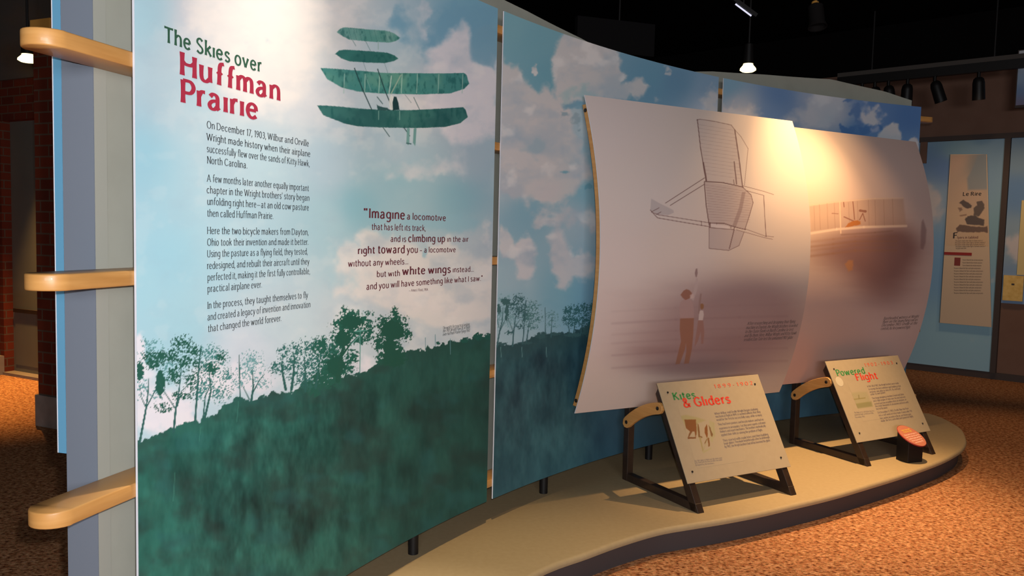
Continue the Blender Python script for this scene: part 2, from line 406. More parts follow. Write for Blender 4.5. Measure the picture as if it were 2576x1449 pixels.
# ------------------------------------------------------------------ lettering: pen strokes; x-height 5, ascender 7.6, capital 7.2
GL = {
 'a': '~.6,4.1 1.5,5 2.6,4.7 3,3.6 3,.9 3.5,0.1;~3,3 1.3,2.6 .4,1.4 .9,.2 2,.1 3,1.1', 'b': '.5,7.6 .5,0;~.5,4 1.8,5 3.2,4.2 3.6,2.5 3.2,.7 1.9,0 .5,.8',
 'c': '~3.2,4.1 2.2,5 .9,4.4 .3,2.5 .9,.6 2.1,0 3.3,.9', 'd': '3.4,7.6 3.4,0;~3.4,4 2.1,5 .8,4.2 .3,2.5 .8,.7 2,0 3.4,.9',
 'e': '.5,2.7 3.3,2.7;~3.3,2.7 3.1,4.2 1.9,5 .7,4.2 .3,2.4 .9,.6 2.1,0 3.4,.8', 'f': '~2.9,7.2 2.2,7.7 1.4,7 1.2,5.6 1.2,0;.1,4.9 2.5,4.9',
 'g': '~3.4,4.1 2.1,5 .8,4.3 .3,2.6 .8,1 2,.4 3.4,1.2;~3.4,5 3.4,0 3,-1.8 1.8,-2.4 .4,-1.8', 'h': '.5,7.6 .5,0;~.5,3.8 1.8,5 2.9,4.6 3.3,3.2 3.3,0',
 'i': '.5,5 .5,0;.5,6.9 .5,6.2', 'ı': '.5,5 .5,0', 'j': '~1,5 1,-.8 .4,-2.2 -.6,-2.3;1,6.9 1,6.2', 'k': '.5,7.6 .5,0;3.2,5 .6,2.3;1.4,3 3.5,0', 'l': '.5,7.6 .5,0',
 'm': '.5,5 .5,0;~.5,3.8 1.6,5 2.6,4.6 2.9,3.2 2.9,0;~2.9,3.8 4,5 5,4.6 5.3,3.2 5.3,0', 'n': '.5,5 .5,0;~.5,3.8 1.8,5 2.9,4.6 3.3,3.2 3.3,0',
 'o': '~1.9,5 .7,4.2 .3,2.5 .7,.8 1.9,0 3.1,.8 3.5,2.5 3.1,4.2 1.9,5', 'p': '.5,5 .5,-2.5;~.5,4 1.8,5 3.2,4.2 3.6,2.5 3.2,.7 1.9,0 .5,.8',
 'q': '3.4,5 3.4,-2.5;~3.4,4 2.1,5 .8,4.2 .3,2.5 .8,.7 2,0 3.4,.9', 'r': '.5,5 .5,0;~.5,3.5 1.3,4.8 2.4,4.9', 's': '~2.8,4.2 1.8,5 .7,4.5 .6,3.4 1.6,2.6 2.7,1.9 2.8,.8 1.7,0 .4,.7',
 't': '~1.1,6.5 1.1,1 1.6,0.1 2.5,.5;.1,4.9 2.4,4.9', 'u': '~.5,5 .5,1.5 1,.2 2.1,0 3.3,1.2;3.3,5 3.3,0', 'v': '.1,5 1.7,0;1.7,0 3.3,5', 'w': '.1,5 1.4,0;1.4,0 2.7,4.6;2.7,4.6 3.9,0;3.9,0 5.2,5',
 'x': '.2,5 3.2,0;3.1,5 .2,0', 'y': '.1,5 1.8,.2;~3.4,5 1.8,.2 .9,-2 .1,-2.3', 'z': '.3,4.9 3,4.9;3,4.9 .3,.1;.3,.1 3.1,.1',
 'A': '0,0 2.5,7.2;2.5,7.2 5,0;1,2.6 4,2.6', 'B': '.5,7.2 .5,0;~.5,7.1 2.6,7 3.3,5.6 2.6,4 .5,3.9;~.5,3.9 3,3.7 3.9,2 3,.2 .5,.1', 'C': '~4.7,6 3,7.2 1.2,6.2 .4,3.6 1.2,1 3,0 4.8,1.2',
 'D': '.5,7.2 .5,0;~.5,7.1 3,6.9 4.7,5.4 5,3.6 4.7,1.8 3,.3 .5,.1', 'E': '.5,7.2 .5,0;.5,7.1 3.6,7.1;.5,3.8 3.2,3.8;.5,.1 3.8,.1', 'F': '.5,7.2 .5,0;.5,7.1 3.6,7.1;.5,3.8 3.1,3.8',
 'G': '~4.7,6 3,7.2 1.2,6.2 .4,3.6 1.2,1 3,0 4.7,1;4.7,.8 4.7,3.3;3.2,3.3 4.7,3.3', 'H': '.5,7.2 .5,0;4.5,7.2 4.5,0;.5,3.8 4.5,3.8', 'I': '.5,7.2 .5,0', 'J': '~2,7.2 2,1 1.2,-.4 0,-.4',
 'K': '.5,7.2 .5,0;4.2,7.2 .6,3.4;1.6,4.2 4.6,0', 'L': '.5,7.2 .5,0;.5,.1 3.6,.1', 'M': '.5,7.2 .5,0;.5,7.2 3,1;3,1 5.5,7.2;5.5,7.2 5.5,0', 'N': '.5,7.2 .5,0;.5,7.2 4.5,0;4.5,7.2 4.5,0',
 'O': '~2.9,7.2 1.1,6.2 .4,3.6 1.1,1 2.9,0 4.7,1 5.4,3.6 4.7,6.2 2.9,7.2', 'P': '.5,7.2 .5,0;~.5,7.1 2.8,7 3.7,5.3 2.8,3.5 .5,3.3', 'R': '.5,7.2 .5,0;~.5,7.1 2.8,7 3.6,5.4 2.8,3.8 .5,3.6;2.2,3.6 4.4,0',
 'S': '~3.5,6.2 2.2,7.2 .9,6.5 .7,5 2,3.8 3.4,2.6 3.5,1 2.1,0 .5,1', 'T': '2.3,7.1 2.3,0;0,7 4.6,7', 'U': '~.5,7.2 .5,2.2 1.2,.3 2.6,0 4,.4 4.5,2.2 4.5,7.2', 'V': '0,7.2 2.4,0;2.4,0 4.8,7.2',
 'W': '0,7.2 1.8,0;1.8,0 3.6,6.8;3.6,6.8 5.3,0;5.3,0 7.1,7.2', 'Y': '0,7.2 2.2,3.4;4.4,7.2 2.2,3.4;2.2,3.4 2.2,0',
 '0': '~1.9,7 .7,5.8 .4,3.5 .7,1.2 1.9,0 3.1,1.2 3.4,3.5 3.1,5.8 1.9,7', '1': '1.6,7 1.6,0;.6,6 1.6,7', '2': '~.5,5.6 1.2,6.9 2.6,6.7 3,5.2 2.2,3.2 .4,.1;.4,.1 3.3,.1', '3': '~.6,6.2 1.8,7 2.9,6 2.6,4.3 1.5,3.8;~1.5,3.8 3,3 3.1,1.2 1.8,0 .4,.8',
 '4': '2.6,7 2.6,0;2.6,7 .2,2;.2,2 3.5,2', '5': '.9,6.9 3,6.9;.9,6.9 .7,3.9;~.7,3.9 2.4,4.1 3.2,2.4 2.4,.3 .4,.4', '8': '~1.9,3.8 .8,4.6 .8,6.3 1.9,7 3,6.3 3,4.6 1.9,3.8 .6,2.7 .5,1.1 1.9,0 3.3,1.1 3.2,2.7 1.9,3.8',
 '9': '~3.2,4.6 2,3.2 .7,4.2 .7,6 1.9,7 3.1,6.2 3.3,4 2.6,1.2 1,0', '.': '.4,.7 .4,0', ',': '.5,.7 .1,-1.3', "'": '.4,7.4 .3,5.4', '"': '.3,7.4 .3,5.6;1.4,7.4 1.4,5.6', '-': '.2,2.6 1.9,2.6', '–': '.1,2.5 3.2,2.5', '—': '0,2.6 5.5,2.6',
 '&': '~4.6,3 3.4,.8 1.8,0 .5,1 .8,2.9 2.6,4.6 2.7,6.4 1.7,7.2 .9,6.2 1.4,4.5 4.6,0', ' ': '',
 # display capitals and the lozenge-barred f of the big heading
 '\x01': '.5,7.2 .5,0;4.3,6.7 4.3,0;~.5,4.5 1.5,3.7 3.2,3.7 4.3,4.6', '\x02': '~2.9,7.3 1.9,7 1.5,5.9 1.4,4 1.3,0;#.3,3.9 1.4,5.1 2.6,3.9 1.4,2.7',
 '6': '~3,6.4 1.8,6.8 .8,5 .5,2.6 .9,.7 1.9,0 3,.7 3.2,2.4 2.4,3.9 .8,3', '7': '.3,6.9 3.3,6.9;3.3,6.9 1.3,0',
}

def smooth_path(p, n=6):
    p = np.array(p, float); q = np.vstack([2 * p[0] - p[1], p, 2 * p[-1] - p[-2]])
    if np.allclose(p[0], p[-1]): q[0] = p[-2]; q[-1] = p[1]
    o = []
    for i in range(1, len(q) - 2):
        for t in np.arange(n) / n:
            o.append(0.5 * (2 * q[i] + (q[i + 1] - q[i - 1]) * t + (2 * q[i - 1] - 5 * q[i] + 4 * q[i + 1] - q[i + 2]) * t * t + (3 * q[i] - q[i - 1] - 3 * q[i + 1] + q[i + 2]) * t ** 3))
    o.append(p[-1]); return np.array(o)

ADV = {'f': 2.05, '\x02': 2.0, 'r': 1.75, 't': 2.0, 'T': 3.9, 'P': 3.2, 'F': 3.2, 'L': 3.1, 'j': .9, 'y': 3.0, 'k': 3.1}

def glyph(ch, font):
    """quads of one letter in font units, and its width"""
    thick, thin, serif, flare = font; quads = []; mx = 0.0
    for st in GL.get(ch, '').split(';'):
        if not st: continue
        if st[0] == '#':
            quads.append([tuple(float(k) for k in q.split(',')) for q in st[1:].split(' ')]); continue
        curve = st[0] == '~'; pts = [tuple(float(k) for k in q.split(',')) for q in st.lstrip('~').split(' ')]
        mx = max(mx, max(p[0] for p in pts))
        P = smooth_path(pts, 5) if curve else np.array([np.array(pts[0]) + (np.array(pts[1]) - np.array(pts[0])) * t for t in np.linspace(0, 1, 5)])
        T = np.gradient(P, axis=0); T /= np.linalg.norm(T, axis=1)[:, None] + 1e-9
        w = thin + (thick - thin) * np.abs(T[:, 1]) ** 1.3
        if flare and not np.allclose(P[0], P[-1]):
            L = np.r_[0, np.cumsum(np.linalg.norm(np.diff(P, axis=0), axis=1))]; w = w * (1 + flare * (np.exp(-L / 0.8) + np.exp(-(L[-1] - L) / 0.8)))
        Nn = np.stack([-T[:, 1], T[:, 0]], -1) * w[:, None] / 2
        for i in range(len(P) - 1): quads.append([P[i] + Nn[i], P[i] - Nn[i], P[i + 1] - Nn[i + 1], P[i + 1] + Nn[i + 1]])
        if serif and not curve and len(pts) == 2 and abs(pts[0][1] - pts[1][1]) > 3:
            for (x, y), oth in ((pts[0], pts[1]), (pts[1], pts[0])):
                if ch in 'vwVWAMN' and (y < 0.3 and ch in 'vwVWM' or y > 7 and ch == 'A'): continue
                h = 0.42 if y < oth[1] else -0.42; lo = x - thick * 1.05; hi = x + thick * 1.05
                if y > oth[1] and ch in 'bdhikılmnpru': hi = x + thick * 0.4
                quads.append([(lo, y), (hi, y), (hi - 0.2, y + h), (lo + 0.2, y + h)])
    sh = thick / 2 - 0.25; mx = ADV.get(ch, mx)
    return [[(x + sh, y) for x, y in q] for q in quads], (mx + thick * 0.8 + 0.12 if ch != ' ' else 2.0)

SERIF = (0.92, 0.5, True, 0.0); SANS = (1.05, 0.82, False, 0.06); BOLD = (1.32, 0.98, False, 0.2); SEMI = (1.2, 0.85, False, 0.1); TINY = (1.0, 0.7, False, 0.0)
_gc = {}
def gl(ch, font):
    if (ch, font) not in _gc: _gc[(ch, font)] = glyph(ch, font)
    return _gc[(ch, font)]

def write(mb, surf, s, p0, p1, h, font, asc=7.6, level=False, slant=0.0, off=0.0013, track=0.5):
    """s set between two measured baseline ends; h = height of asc units at the left end, as measured"""
    u0, v0, d0 = surf.inv(*p0); u1, v1, d1 = surf.inv(*p1)
    if level: v0 = v1 = (v0 + v1) / 2
    k = h * d0 / FPX / asc
    adv = 0; items = []
    for ch in s:
        q, w = gl(ch, font); items.append((adv, q)); adv += w + (track if ch != ' ' else 0)
    kx = (u1 - u0) / max(adv - track - 0.3, 1e-6)
    for a, q in items:
        for quad in q:
            pts = []
            for x, y in quad:
                X = (a + x) * kx; pts.append((u0 + X + slant * y * k, v0 + (v1 - v0) * X / max(u1 - u0, 1e-6) + y * k))
            A = np.array(pts); mb.add(surf.at(A[:, 0], A[:, 1], off), [(0, 1, 2, 3)])

# ================================================================== the room
def V3(*a): return np.array(a, float)
fl = MB().add([(-14, -6, 0), (14, -6, 0), (14, 18, 0), (-14, 18, 0)], [(0, 1, 2, 3)]).build('floor', M['carpet'])
tag(fl, 'brown and rust flecked carpet covering the whole hall', 'floor', kind='structure')
ce = MB().add([(-14, -6, 4.4), (14, -6, 4.4), (14, 18, 4.4), (-14, 18, 4.4)], [(0, 1, 2, 3)]).build('ceiling', M['ceiling'])
tag(ce, 'black painted ceiling high above the exhibit', 'ceiling', kind='structure')

# far wall on the right
FA = V3(5.127, 10.33, 0); FT = V3(0.756, -0.6545, 0); FT /= np.linalg.norm(FT); FN = V3(FT[1], -FT[0], 0)
FAR = PlaneSurf(FA, FT, (0, 0, 1))
def slab(mb, surf, u0, u1, v0, v1, back, front): return mb.box(surf.at(u0, v0, back), surf.t * (u1 - u0), surf.up * (v1 - v0), surf.n * (front - back))
w = slab(MB(), FAR, -6, 9, 0, 4.4, -0.2, 0.0).build('wall_back', M['farwall']); tag(w, 'brown far wall behind the right end of the exhibit', 'wall', kind='structure')
b = slab(MB(), FAR, -6, 9, 0.0, 0.083, 0.0, 0.02).build('baseboard_back', M['skirting']); tag(b, 'dark baseboard along the brown far wall', 'baseboard', kind='structure')
t = slab(MB(), FAR, -0.2, 3.2, 2.885, 2.945, 0.0, 0.05).build('trim_1', M['skirting']); tag(t, 'dark rail above the blue panels of the far wall', 'trim', kind='structure')
t = slab(MB(), FAR, 0.925, 0.985, 0.083, 2.885, 0.0, 0.06).build('trim_2', M['skirting']); tag(t, 'dark upright between the blue panels of the far wall', 'trim', kind='structure')
t = slab(MB(), FAR, 0.0, 0.08, 2.62, 2.885, 0.03, 0.05).build('trim_3', M['farwall']); tag(t, 'tan block at the top of the far wall by the last mural panel', 'trim', kind='structure')

t = slab(MB(), FAR, -6, 9, 3.82, 4.4, 0.0, 0.04).build('trim_5', M['ceiling']); tag(t, 'black band between the far wall and the ceiling', 'trim', kind='structure')

# brick wall with the grey door on the left
LA = V3(-5.269, 8.418, 0); LT = V3(0.886, -0.464, 0); LT /= np.linalg.norm(LT); LSF = PlaneSurf(LA, LT, (0, 0, 1))
mb = MB(); slab(mb, LSF, -5, -0.07, 0, 3.05, -0.25, 0.0); slab(mb, LSF, -0.07, 0.95, 2.65, 3.05, -0.25, 0.0); slab(mb, LSF, 0.95, 5, 0, 3.05, -0.25, 0.0)
w = mb.build('wall_left', M['brick']); uvbox(w); tag(w, 'dark red brick wall around the grey door', 'wall', kind='structure')
w = slab(MB(), LSF, -5, 5, 3.05, 4.4, -0.25, 0.03).build('trim_4', M['lintel']); tag(w, 'grey band above the brick wall', 'trim', kind='structure')
w = slab(MB(), LSF, -5, -0.075, 0, 0.20, 0.0, 0.06).build('baseboard_left', M['stone']); tag(w, 'stone base course under the brick wall by the door', 'baseboard', kind='structure')
d = slab(MB(), LSF, -0.07, 0.95, 0.03, 2.65, -0.16, -0.10).build('door_1', M['door']); tag(d, 'grey steel door in the brick wall', 'door', kind='structure')
slab(MB(), LSF, -0.03, 0.91, 0.10, 0.66, -0.10, -0.095).build('kick_plate', M['door'], d)
slab(MB(), LSF, -0.03, 0.91, 0.66, 0.70, -0.10, -0.075).build('push_bar', M['metal'], d)
slab(MB(), LSF, -0.07, 0.95, 0.0, 0.03, -0.22, 0.02).build('threshold', M['stone'], d)

# brick pillar with stone base and ochre capital
PA = V3(-3.758, 6.362, 0); PT = V3(0.91, -0.415, 0); PT /= np.linalg.norm(PT); PSF = PlaneSurf(PA, PT, (0, 0, 1))
pil = slab(MB(), PSF, 0.016, 0.21, 0.0, 3.08, -0.45, 0.0).build('pillar_1', M['brick'], bevel=0.0); uvbox(pil)
tag(pil, 'dark brick pillar behind the left end of the display wall', 'pillar', kind='structure')
slab(MB(), PSF, -0.004, 0.25, 0.0, 0.253, -0.47, 0.02).build('plinth', M['stone'], pil, bevel=0.006)
slab(MB(), PSF, -0.004, 0.225, 3.0, 3.17, -0.47, 0.01).build('capital', M['gold'], pil, bevel=0.004)
# walls that close the hall off behind the viewer and behind the exhibit
for nm, O, a, lab in (('wall_right', (9.5, -6, 0), (0, 12.6, 0), 'dark side wall beyond the carpet'), ('wall_front', (-14, -5.9, 0), (28, 0, 0), 'dark wall closing the hall opposite the exhibit'),
                      ('wall_rear', (-8, 15.5, 0), (12, 0, 0), 'dark wall far behind the exhibit')):
    w = MB().box(O, a, (0, 0, 4.4), (0.1, 0, 0) if nm == 'wall_right' else (0, 0.1, 0)).build(nm, M['baffle']); tag(w, lab, 'wall', kind='structure')

# ================================================================== display wall: backing, rails, platform
UR = 3 * PW + 2 * GAP
def zt(u):                                                # the wavy top edge of the grey backing wall
    return FZ + np.interp(u, [-0.5, 1.0, 2.2, 2.5, 3.0, 3.6, 4.3, 4.85, 5.55, 6.1, 6.5], [2.62, 2.60, 2.555, 2.54, 2.495, 2.40, 2.505, 2.555, 2.60, 2.56, 2.49])
us = np.linspace(-0.012, UR + 0.02, 121); mb = MB()
A0 = [arc(u, 0.12, PZ if u > 0.05 else PZ) for u in us]; rows = []
V = []
for u in us:
    for rad in (0.12, 0.22):
        V += [arc(u, rad, FZ + 0.035), arc(u, rad, float(zt(u)))]
F = []
for i in range(len(us) - 1):
    a = i * 4; c = a + 4
    F += [(a, c, c + 1, a + 1), (a + 2, a + 3, c + 3, c + 2), (a + 1, c + 1, c + 3, a + 3), (a, a + 2, c + 2, c)]
n = (len(us) - 1) * 4; F += [(0, 1, 3, 2), (n, n + 2, n + 3, n + 1)]
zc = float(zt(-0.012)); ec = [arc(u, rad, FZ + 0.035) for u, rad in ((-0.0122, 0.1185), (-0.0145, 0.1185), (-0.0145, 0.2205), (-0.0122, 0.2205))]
bw = empty('display_wall', arc(0, .17, 0), 'long curved grey backing wall with a wavy top behind the sky murals', 'display wall')
mb.add(V, F).build('backing', M['backing'], bw, auto=40)
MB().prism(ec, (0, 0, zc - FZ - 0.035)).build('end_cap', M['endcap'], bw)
mb = MB(); mb.sheet(WALL, -0.012, 0.03, FZ + 0.035, 2.86, 1, 1, -0.12, -0.1185).build('edge_strip', M['trim'], bw)

# platform: plan outline measured along its front edge
front = [onz(x, y, PZ)[:2] for x, y in ((1345, 1444), (1481, 1391), (1570, 1359), (1660, 1333), (1740, 1319), (1822, 1306), (1912, 1289), (2003, 1268), (2095, 1246), (2185, 1220), (2276, 1192), (2367, 1159), (2408, 1138), (2425, 1125), (2432, 1107), (2421, 1080), (2396, 1063), (2370, 1050), (2340, 1040))]
front = [arc(0.0, -0.40, 0)[:2], arc(0.5, -0.42, 0)[:2], arc(1.0, -0.455, 0)[:2]] + front
front = [np.array(q) for q in front]
sm = smooth_path(front, 5)
back = [arc(u, r, 0)[:2] for u, r in zip(np.linspace(UR + 0.22, 0.0, 60), np.r_[np.linspace(0.40, 0.62, 6), np.full(54, 0.62)])]
def inset(path, d):
    T = np.gradient(path, axis=0); T /= np.linalg.norm(T, axis=1)[:, None] + 1e-9
    return path + np.stack([-T[:, 1], T[:, 0]], -1) * d
pl = empty('exhibit_platform', (1.6, 4.9, 0), 'low cream topped platform with a swept curving edge and charcoal face', 'platform')
NL = len(sm) + len(back)
prof = [(0.022, PZ), (0.012, PZ - 0.001), (0.004, PZ - 0.007), (0.0, PZ - 0.018), (0.003, PZ - 0.030), (0.02, PZ - 0.036)]
loops = []
for d, z in prof: loops.append([(p[0], p[1], z) for p in inset(sm, d)] + [(p[0], p[1], z) for p in back])
mb = MB(); mb.add([p for L in loops for p in L], [(k * NL + i, k * NL + (i + 1) % NL, (k + 1) * NL + (i + 1) % NL, (k + 1) * NL + i) for k in range(len(loops) - 1) for i in range(NL)] + [tuple(range(NL)), tuple(range(len(loops) * NL - 1, (len(loops) - 1) * NL - 1, -1))])
mb.build('platform_top', M['platform'], pl, auto=50)
fas = inset(sm, 0.05); L0 = [(p[0], p[1], 0.0) for p in fas] + [(p[0], p[1], 0.0) for p in back]; 
MB().prism(L0, (0, 0, PZ - 0.0365)).build('fascia', M['fascia'], pl, auto=50)

# five maple rails running through behind the panels
RZ = [2.350, 1.783, 1.216, 0.645, 0.082]
places = ['highest of the five maple rails behind the sky murals', 'second maple rail from the top, its round end sticking out past the title panel',
          'middle maple rail at eye level behind the sky murals', 'fourth maple rail down, its lit round end below the title panel', 'lowest maple rail just above the platform on dark feet']
def rail(k, z, label):
    u0, u1 = -0.266, UR + 0.165; r0, r1 = 0.0068, 0.1195; h = 0.020; rm, rr = (r0 + r1) / 2, (r1 - r0) / 2
    pts = []
    for a in np.linspace(-math.pi / 2, math.pi / 2, 13)[::-1]: pts.append((u0 + rr - rr * math.cos(a), rm - rr * math.sin(a)))
    pts = []
    m = 96
    for u in np.linspace(u0 + rr, u1 - rr, m): pts.append((u, r0))
    for a in np.linspace(-math.pi / 2, math.pi / 2, 14)[1:-1]: pts.append((u1 - rr + rr * math.cos(a), rm + rr * math.sin(a)))
    for u in np.linspace(u1 - rr, u0 + rr, m): pts.append((u, r1))
    for a in np.linspace(math.pi / 2, 3 * math.pi / 2, 14)[1:-1]: pts.append((u0 + rr + rr * math.cos(a), rm + rr * math.sin(a)))
    n = len(pts); e = 0.004; V = []
    cu = lambda q, d: (q[0] + (d if q[0] < u0 + rr else -d if q[0] > u1 - rr else 0), r0 + d if abs(q[1] - r0) < 1e-6 else (r1 - d if abs(q[1] - r1) < 1e-6 else q[1]))
    for d, dz in ((e, -h), (e * .3, -h + e * .3), (0, -h + e), (0, h - e), (e * .3, h - e * .3), (e, h)): V += [arc(*cu(q, d), FZ + z + dz) for q in pts]
    F = [(k2 * n + i, k2 * n + (i + 1) % n, (k2 + 1) * n + (i + 1) % n, (k2 + 1) * n + i) for k2 in range(5) for i in range(n)]
    # caps as strips across the rail
    for base, flip in ((0, 0), (5 * n, 1)):
        for i in range(m - 1): F.append((base + i, base + i + 1, base + (m + 12 + m - 2 - i), base + (m + 12 + m - 1 - i)))
        F.append(tuple(base + i for i in range(m - 1, m + 13))); F.append(tuple(base + i for i in list(range(2 * m + 11, n)) + [0]))
    o = MB().add(V, F).build('wooden_rail', M['wood'], auto=50)
    return tag(o, label, 'wooden rail', 'maple rails of the display wall')
for k, z in enumerate(RZ): rl = rail(k, z, places[k])
for u in (0.52, 1.59, 2.69, 3.73, 4.79, 5.845):
    p = arc(u, 0.066, PZ + 0.001); MB().tube(p, (p[0], p[1], FZ + RZ[4] - 0.019), 0.0235, n=24).build('foot', M['black'], rl, auto=40)

# ================================================================== mural panels
def panel(k, name, label, art):
    u0 = k * (PW + GAP); e = empty(name, arc(u0 + PW / 2, 0.006, FZ), label, 'mural panel', 'sky mural panels of the curved wall')
    MB().sheet(WALL, u0, u0 + PW, FZ, FZ + HP, 48, 1, -0.006, 0.0).build('board', M['board'], e, auto=40)
    art.build('print', e); return e

def field_tex(a, ix_alpha, base, light, dark):
    x, y = a.x, a.y
    st = fbm(x / 26, y / 70, 5, 3); bl = fbm(x / 110, y / 90, 3, 11); fine = fbm(x / 5, y / 16, 2, 5)
    col = np.asarray(base, float) + (st - 0.5)[:, None] * 2.6 * (np.asarray(light, float) - base) + np.clip(bl - 0.45, 0, 1)[:, None] * 2.2 * (np.asarray(dark, float) - base)
    col = col + ((fine - 0.5) * 14)[:, None]
    a.c += (col - a.c) * ix_alpha[:, None]

WHT = (218, 221, 228)
def art_title():
    a = Art(WALL, 0.0, PW, FZ, FZ + HP, 600, 960)
    a.spots([(345, 30, (172, 208, 220)), (345, 400, (160, 206, 222)), (420, 650, (162, 208, 224)), (350, 700, (166, 210, 224)), (520, 30, (214, 214, 220)), (620, 200, (222, 220, 222)), (700, 60, (236, 232, 226)),
             (480, 250, (186, 210, 220)), (650, 420, (186, 212, 222)), (600, 600, (178, 212, 224)), (700, 800, (196, 214, 222)), (840, 60, (214, 216, 216)), (780, 250, (218, 220, 224)), (830, 420, (178, 202, 216)),
             (1000, 450, (150, 190, 206)), (900, 520, (142, 190, 206)), (1150, 500, (142, 186, 202)), (1000, 380, (172, 196, 212)), (1180, 400, (170, 192, 206)), (820, 560, (168, 202, 214)), (450, 830, (166, 208, 222)),
             (620, 880, (206, 216, 226)), (1190, 40, (122, 172, 196)), (1000, 110, (172, 196, 210)), (1080, 250, (204, 206, 214)), (1200, 640, (190, 202, 210)), (1000, 700, (206, 210, 214)), (1150, 760, (196, 206, 214)), (900, 800, (196, 208, 216))])
    x, y = a.x, a.y; N = fbm(x / 60, y / 60, 5, 2); N2 = fbm(x / 25, y / 25, 4, 8)
    def cloud(pts, c, lo=0.35, hi=0.75, amp=0.8, al=0.95):
        a.mix(c, al * sst(lo, hi, a.field(pts) + amp * (N - 0.5) + 0.35 * (N2 - 0.5)))
    cloud([(640, 90, 130, 170, 1.1), (560, 20, 120, 90, 0.7), (720, 160, 90, 130, .8), (830, 30, 110, 60, .6)], (238, 232, 228), 0.2, 1.0, 0.5)
    cloud([(1010, 60, 50, 60, 1), (1130, 70, 45, 60, .9), (1215, 70, 46, 60, 1.3), (1075, 120, 25, 60, .6)], (120, 168, 194), 0.3, 0.9, 1.0, .9)
    cloud([(1060, 50, 26, 70, .8), (900, 110, 70, 120, .5)], (220, 220, 226), 0.4, 0.9)
    big = [(1252, 170), (1248, 152), (1240, 146), (1226, 158), (1212, 160), (1200, 150), (1192, 148), (1186, 120), (1180, 70), (1166, 58), (1156, 70), (1140, 74), (1132, 92), (1108, 110), (1086, 116), (1072, 135), (1080, 165), (1062, 200), (1092, 300), (1140, 360), (1252, 340)]
    a.poly(big, (226, 222, 228), 0.92, 26, warp=15, wscale=26, seed=3, octv=5)
    a.poly([(1186, 130), (1192, 150), (1215, 166), (1230, 170), (1246, 176), (1252, 120), (1240, 60), (1190, 76)], (124, 168, 192), 0.75, 12, warp=7, wscale=22, seed=4)
    cloud([(1120, 420, 60, 40, .7), (1000, 430, 70, 40, .5), (860, 330, 70, 50, .6), (1200, 330, 60, 50, .6)], (206, 212, 220), 0.35, 0.9)
    bank = [(840, 740), (846, 640), (858, 622), (876, 612), (898, 616), (900, 592), (918, 578), (940, 582), (955, 592), (966, 604), (984, 588), (990, 604), (1020, 612), (1046, 616), (1060, 632), (1074, 640), (1090, 622), (1110, 604), (1130, 596), (1148, 622), (1162, 640), (1190, 636), (1204, 650), (1226, 660), (1242, 640), (1242, 800), (1100, 830), (960, 770)]
    a.poly(bank, (226, 222, 220), 0.85, 24, warp=14, wscale=22, seed=6, octv=5)
    cloud([(850, 700, 60, 50, .7), (900, 790, 50, 36, .7)], (172, 204, 216), 0.3, 0.9, 1.0, .8)
    cloud([(1160, 560, 90, 30, .8), (1040, 560, 80, 30, .7), (1068, 632, 14, 14, .9)], (148, 190, 206), 0.35, 0.9, .8, .75)
    cloud([(1228, 590, 20, 40, .8), (1020, 730, 80, 40, .8), (1100, 770, 120, 40, .8)], (226, 222, 222), 0.3, 0.9)
    cloud([(352, 880, 20, 50, 1.1), (430, 1040, 70, 60, 1.2), (350, 1000, 30, 80, .8), (640, 960, 90, 50, .8), (520, 960, 70, 60, .7), (910, 930, 50, 40, .7), (390, 940, 30, 40, .5)], (232, 228, 236), 0.25, 0.85, 0.7)
    a.cloud_shade(0.25 + 0.45 * sst(760, 900, a.x))
    # meadow
    hz = [(330, 1118), (372, 1104), (400, 1090), (430, 1078), (470, 1062), (500, 1058), (520, 1050), (545, 1042), (560, 1022), (600, 1000), (625, 1006), (640, 1008), (660, 998), (690, 984), (720, 990), (740, 985), (765, 955), (800, 965), (835, 958), (870, 945), (905, 940), (935, 925), (960, 905), (1000, 888), (1030, 884), (1060, 880), (1100, 870), (1150, 855), (1190, 850), (1236, 842), (1262, 838)]
    hx = [p[0] for p in hz]; hy = [p[1] for p in hz]
    edge = np.interp(x, hx, hy) + (fbm(x / 9, y / 9, 3, 21) - 0.5) * 22
    al = sst(-1.5, 1.5, y - edge)
    field_tex(a, al, (42, 98, 90), (58, 126, 114), (32, 62, 58))
    a.mix((46, 92, 84), al * 0.6 * sst(45, 5, y - edge))
    a.mix((34, 68, 64), al * 0.6 * sst(650, 1150, x)); a.mix((52, 130, 114), al * 0.45 * sst(600, 360, x))
    blot = fbm(x / 70, y / 60, 4, 31); a.mix((42, 58, 56), al * 0.5 * sst(0.45, 0.85, blot)); a.mix((46, 106, 110), al * 0.3 * sst(0.5, 0.8, fbm(x / 60, y / 50, 3, 77)))
    T = (44, 100, 92); D = (38, 92, 80); Lg = (96, 150, 152); X6 = lambda X, Y: (340 + X / 3.623, 720 + Y / 3.623); X7 = lambda X, Y: (800 + X / 3.623, 720 + Y / 3.623)
    def tr(f, pts, w0, w1, c=T, al=1.0): a.line([f(*p) for p in pts], c, w0, al, w1)
    def lv(f, bl, c=T, **k): a.leaves([(*f(q[0], q[1]), q[2] / 3.623, q[3] / 3.623) for q in bl], c, **k)
    lv(X6, [(150, 560, 100, 90), (120, 650, 90, 80), (60, 900, 60, 120), (300, 760, 90, 110), (200, 980, 60, 60)], Lg, scale=5, dens=.5, seed=4)
    lv(X6, [(40, 770, 40, 90), (230, 880, 44, 130)], D, scale=5, dens=1.6, thr=.4, seed=2)
    lv(X6, [(180, 690, 90, 80), (240, 640, 90, 60), (130, 640, 70, 60)], D, scale=4.5, dens=.95, seed=3)
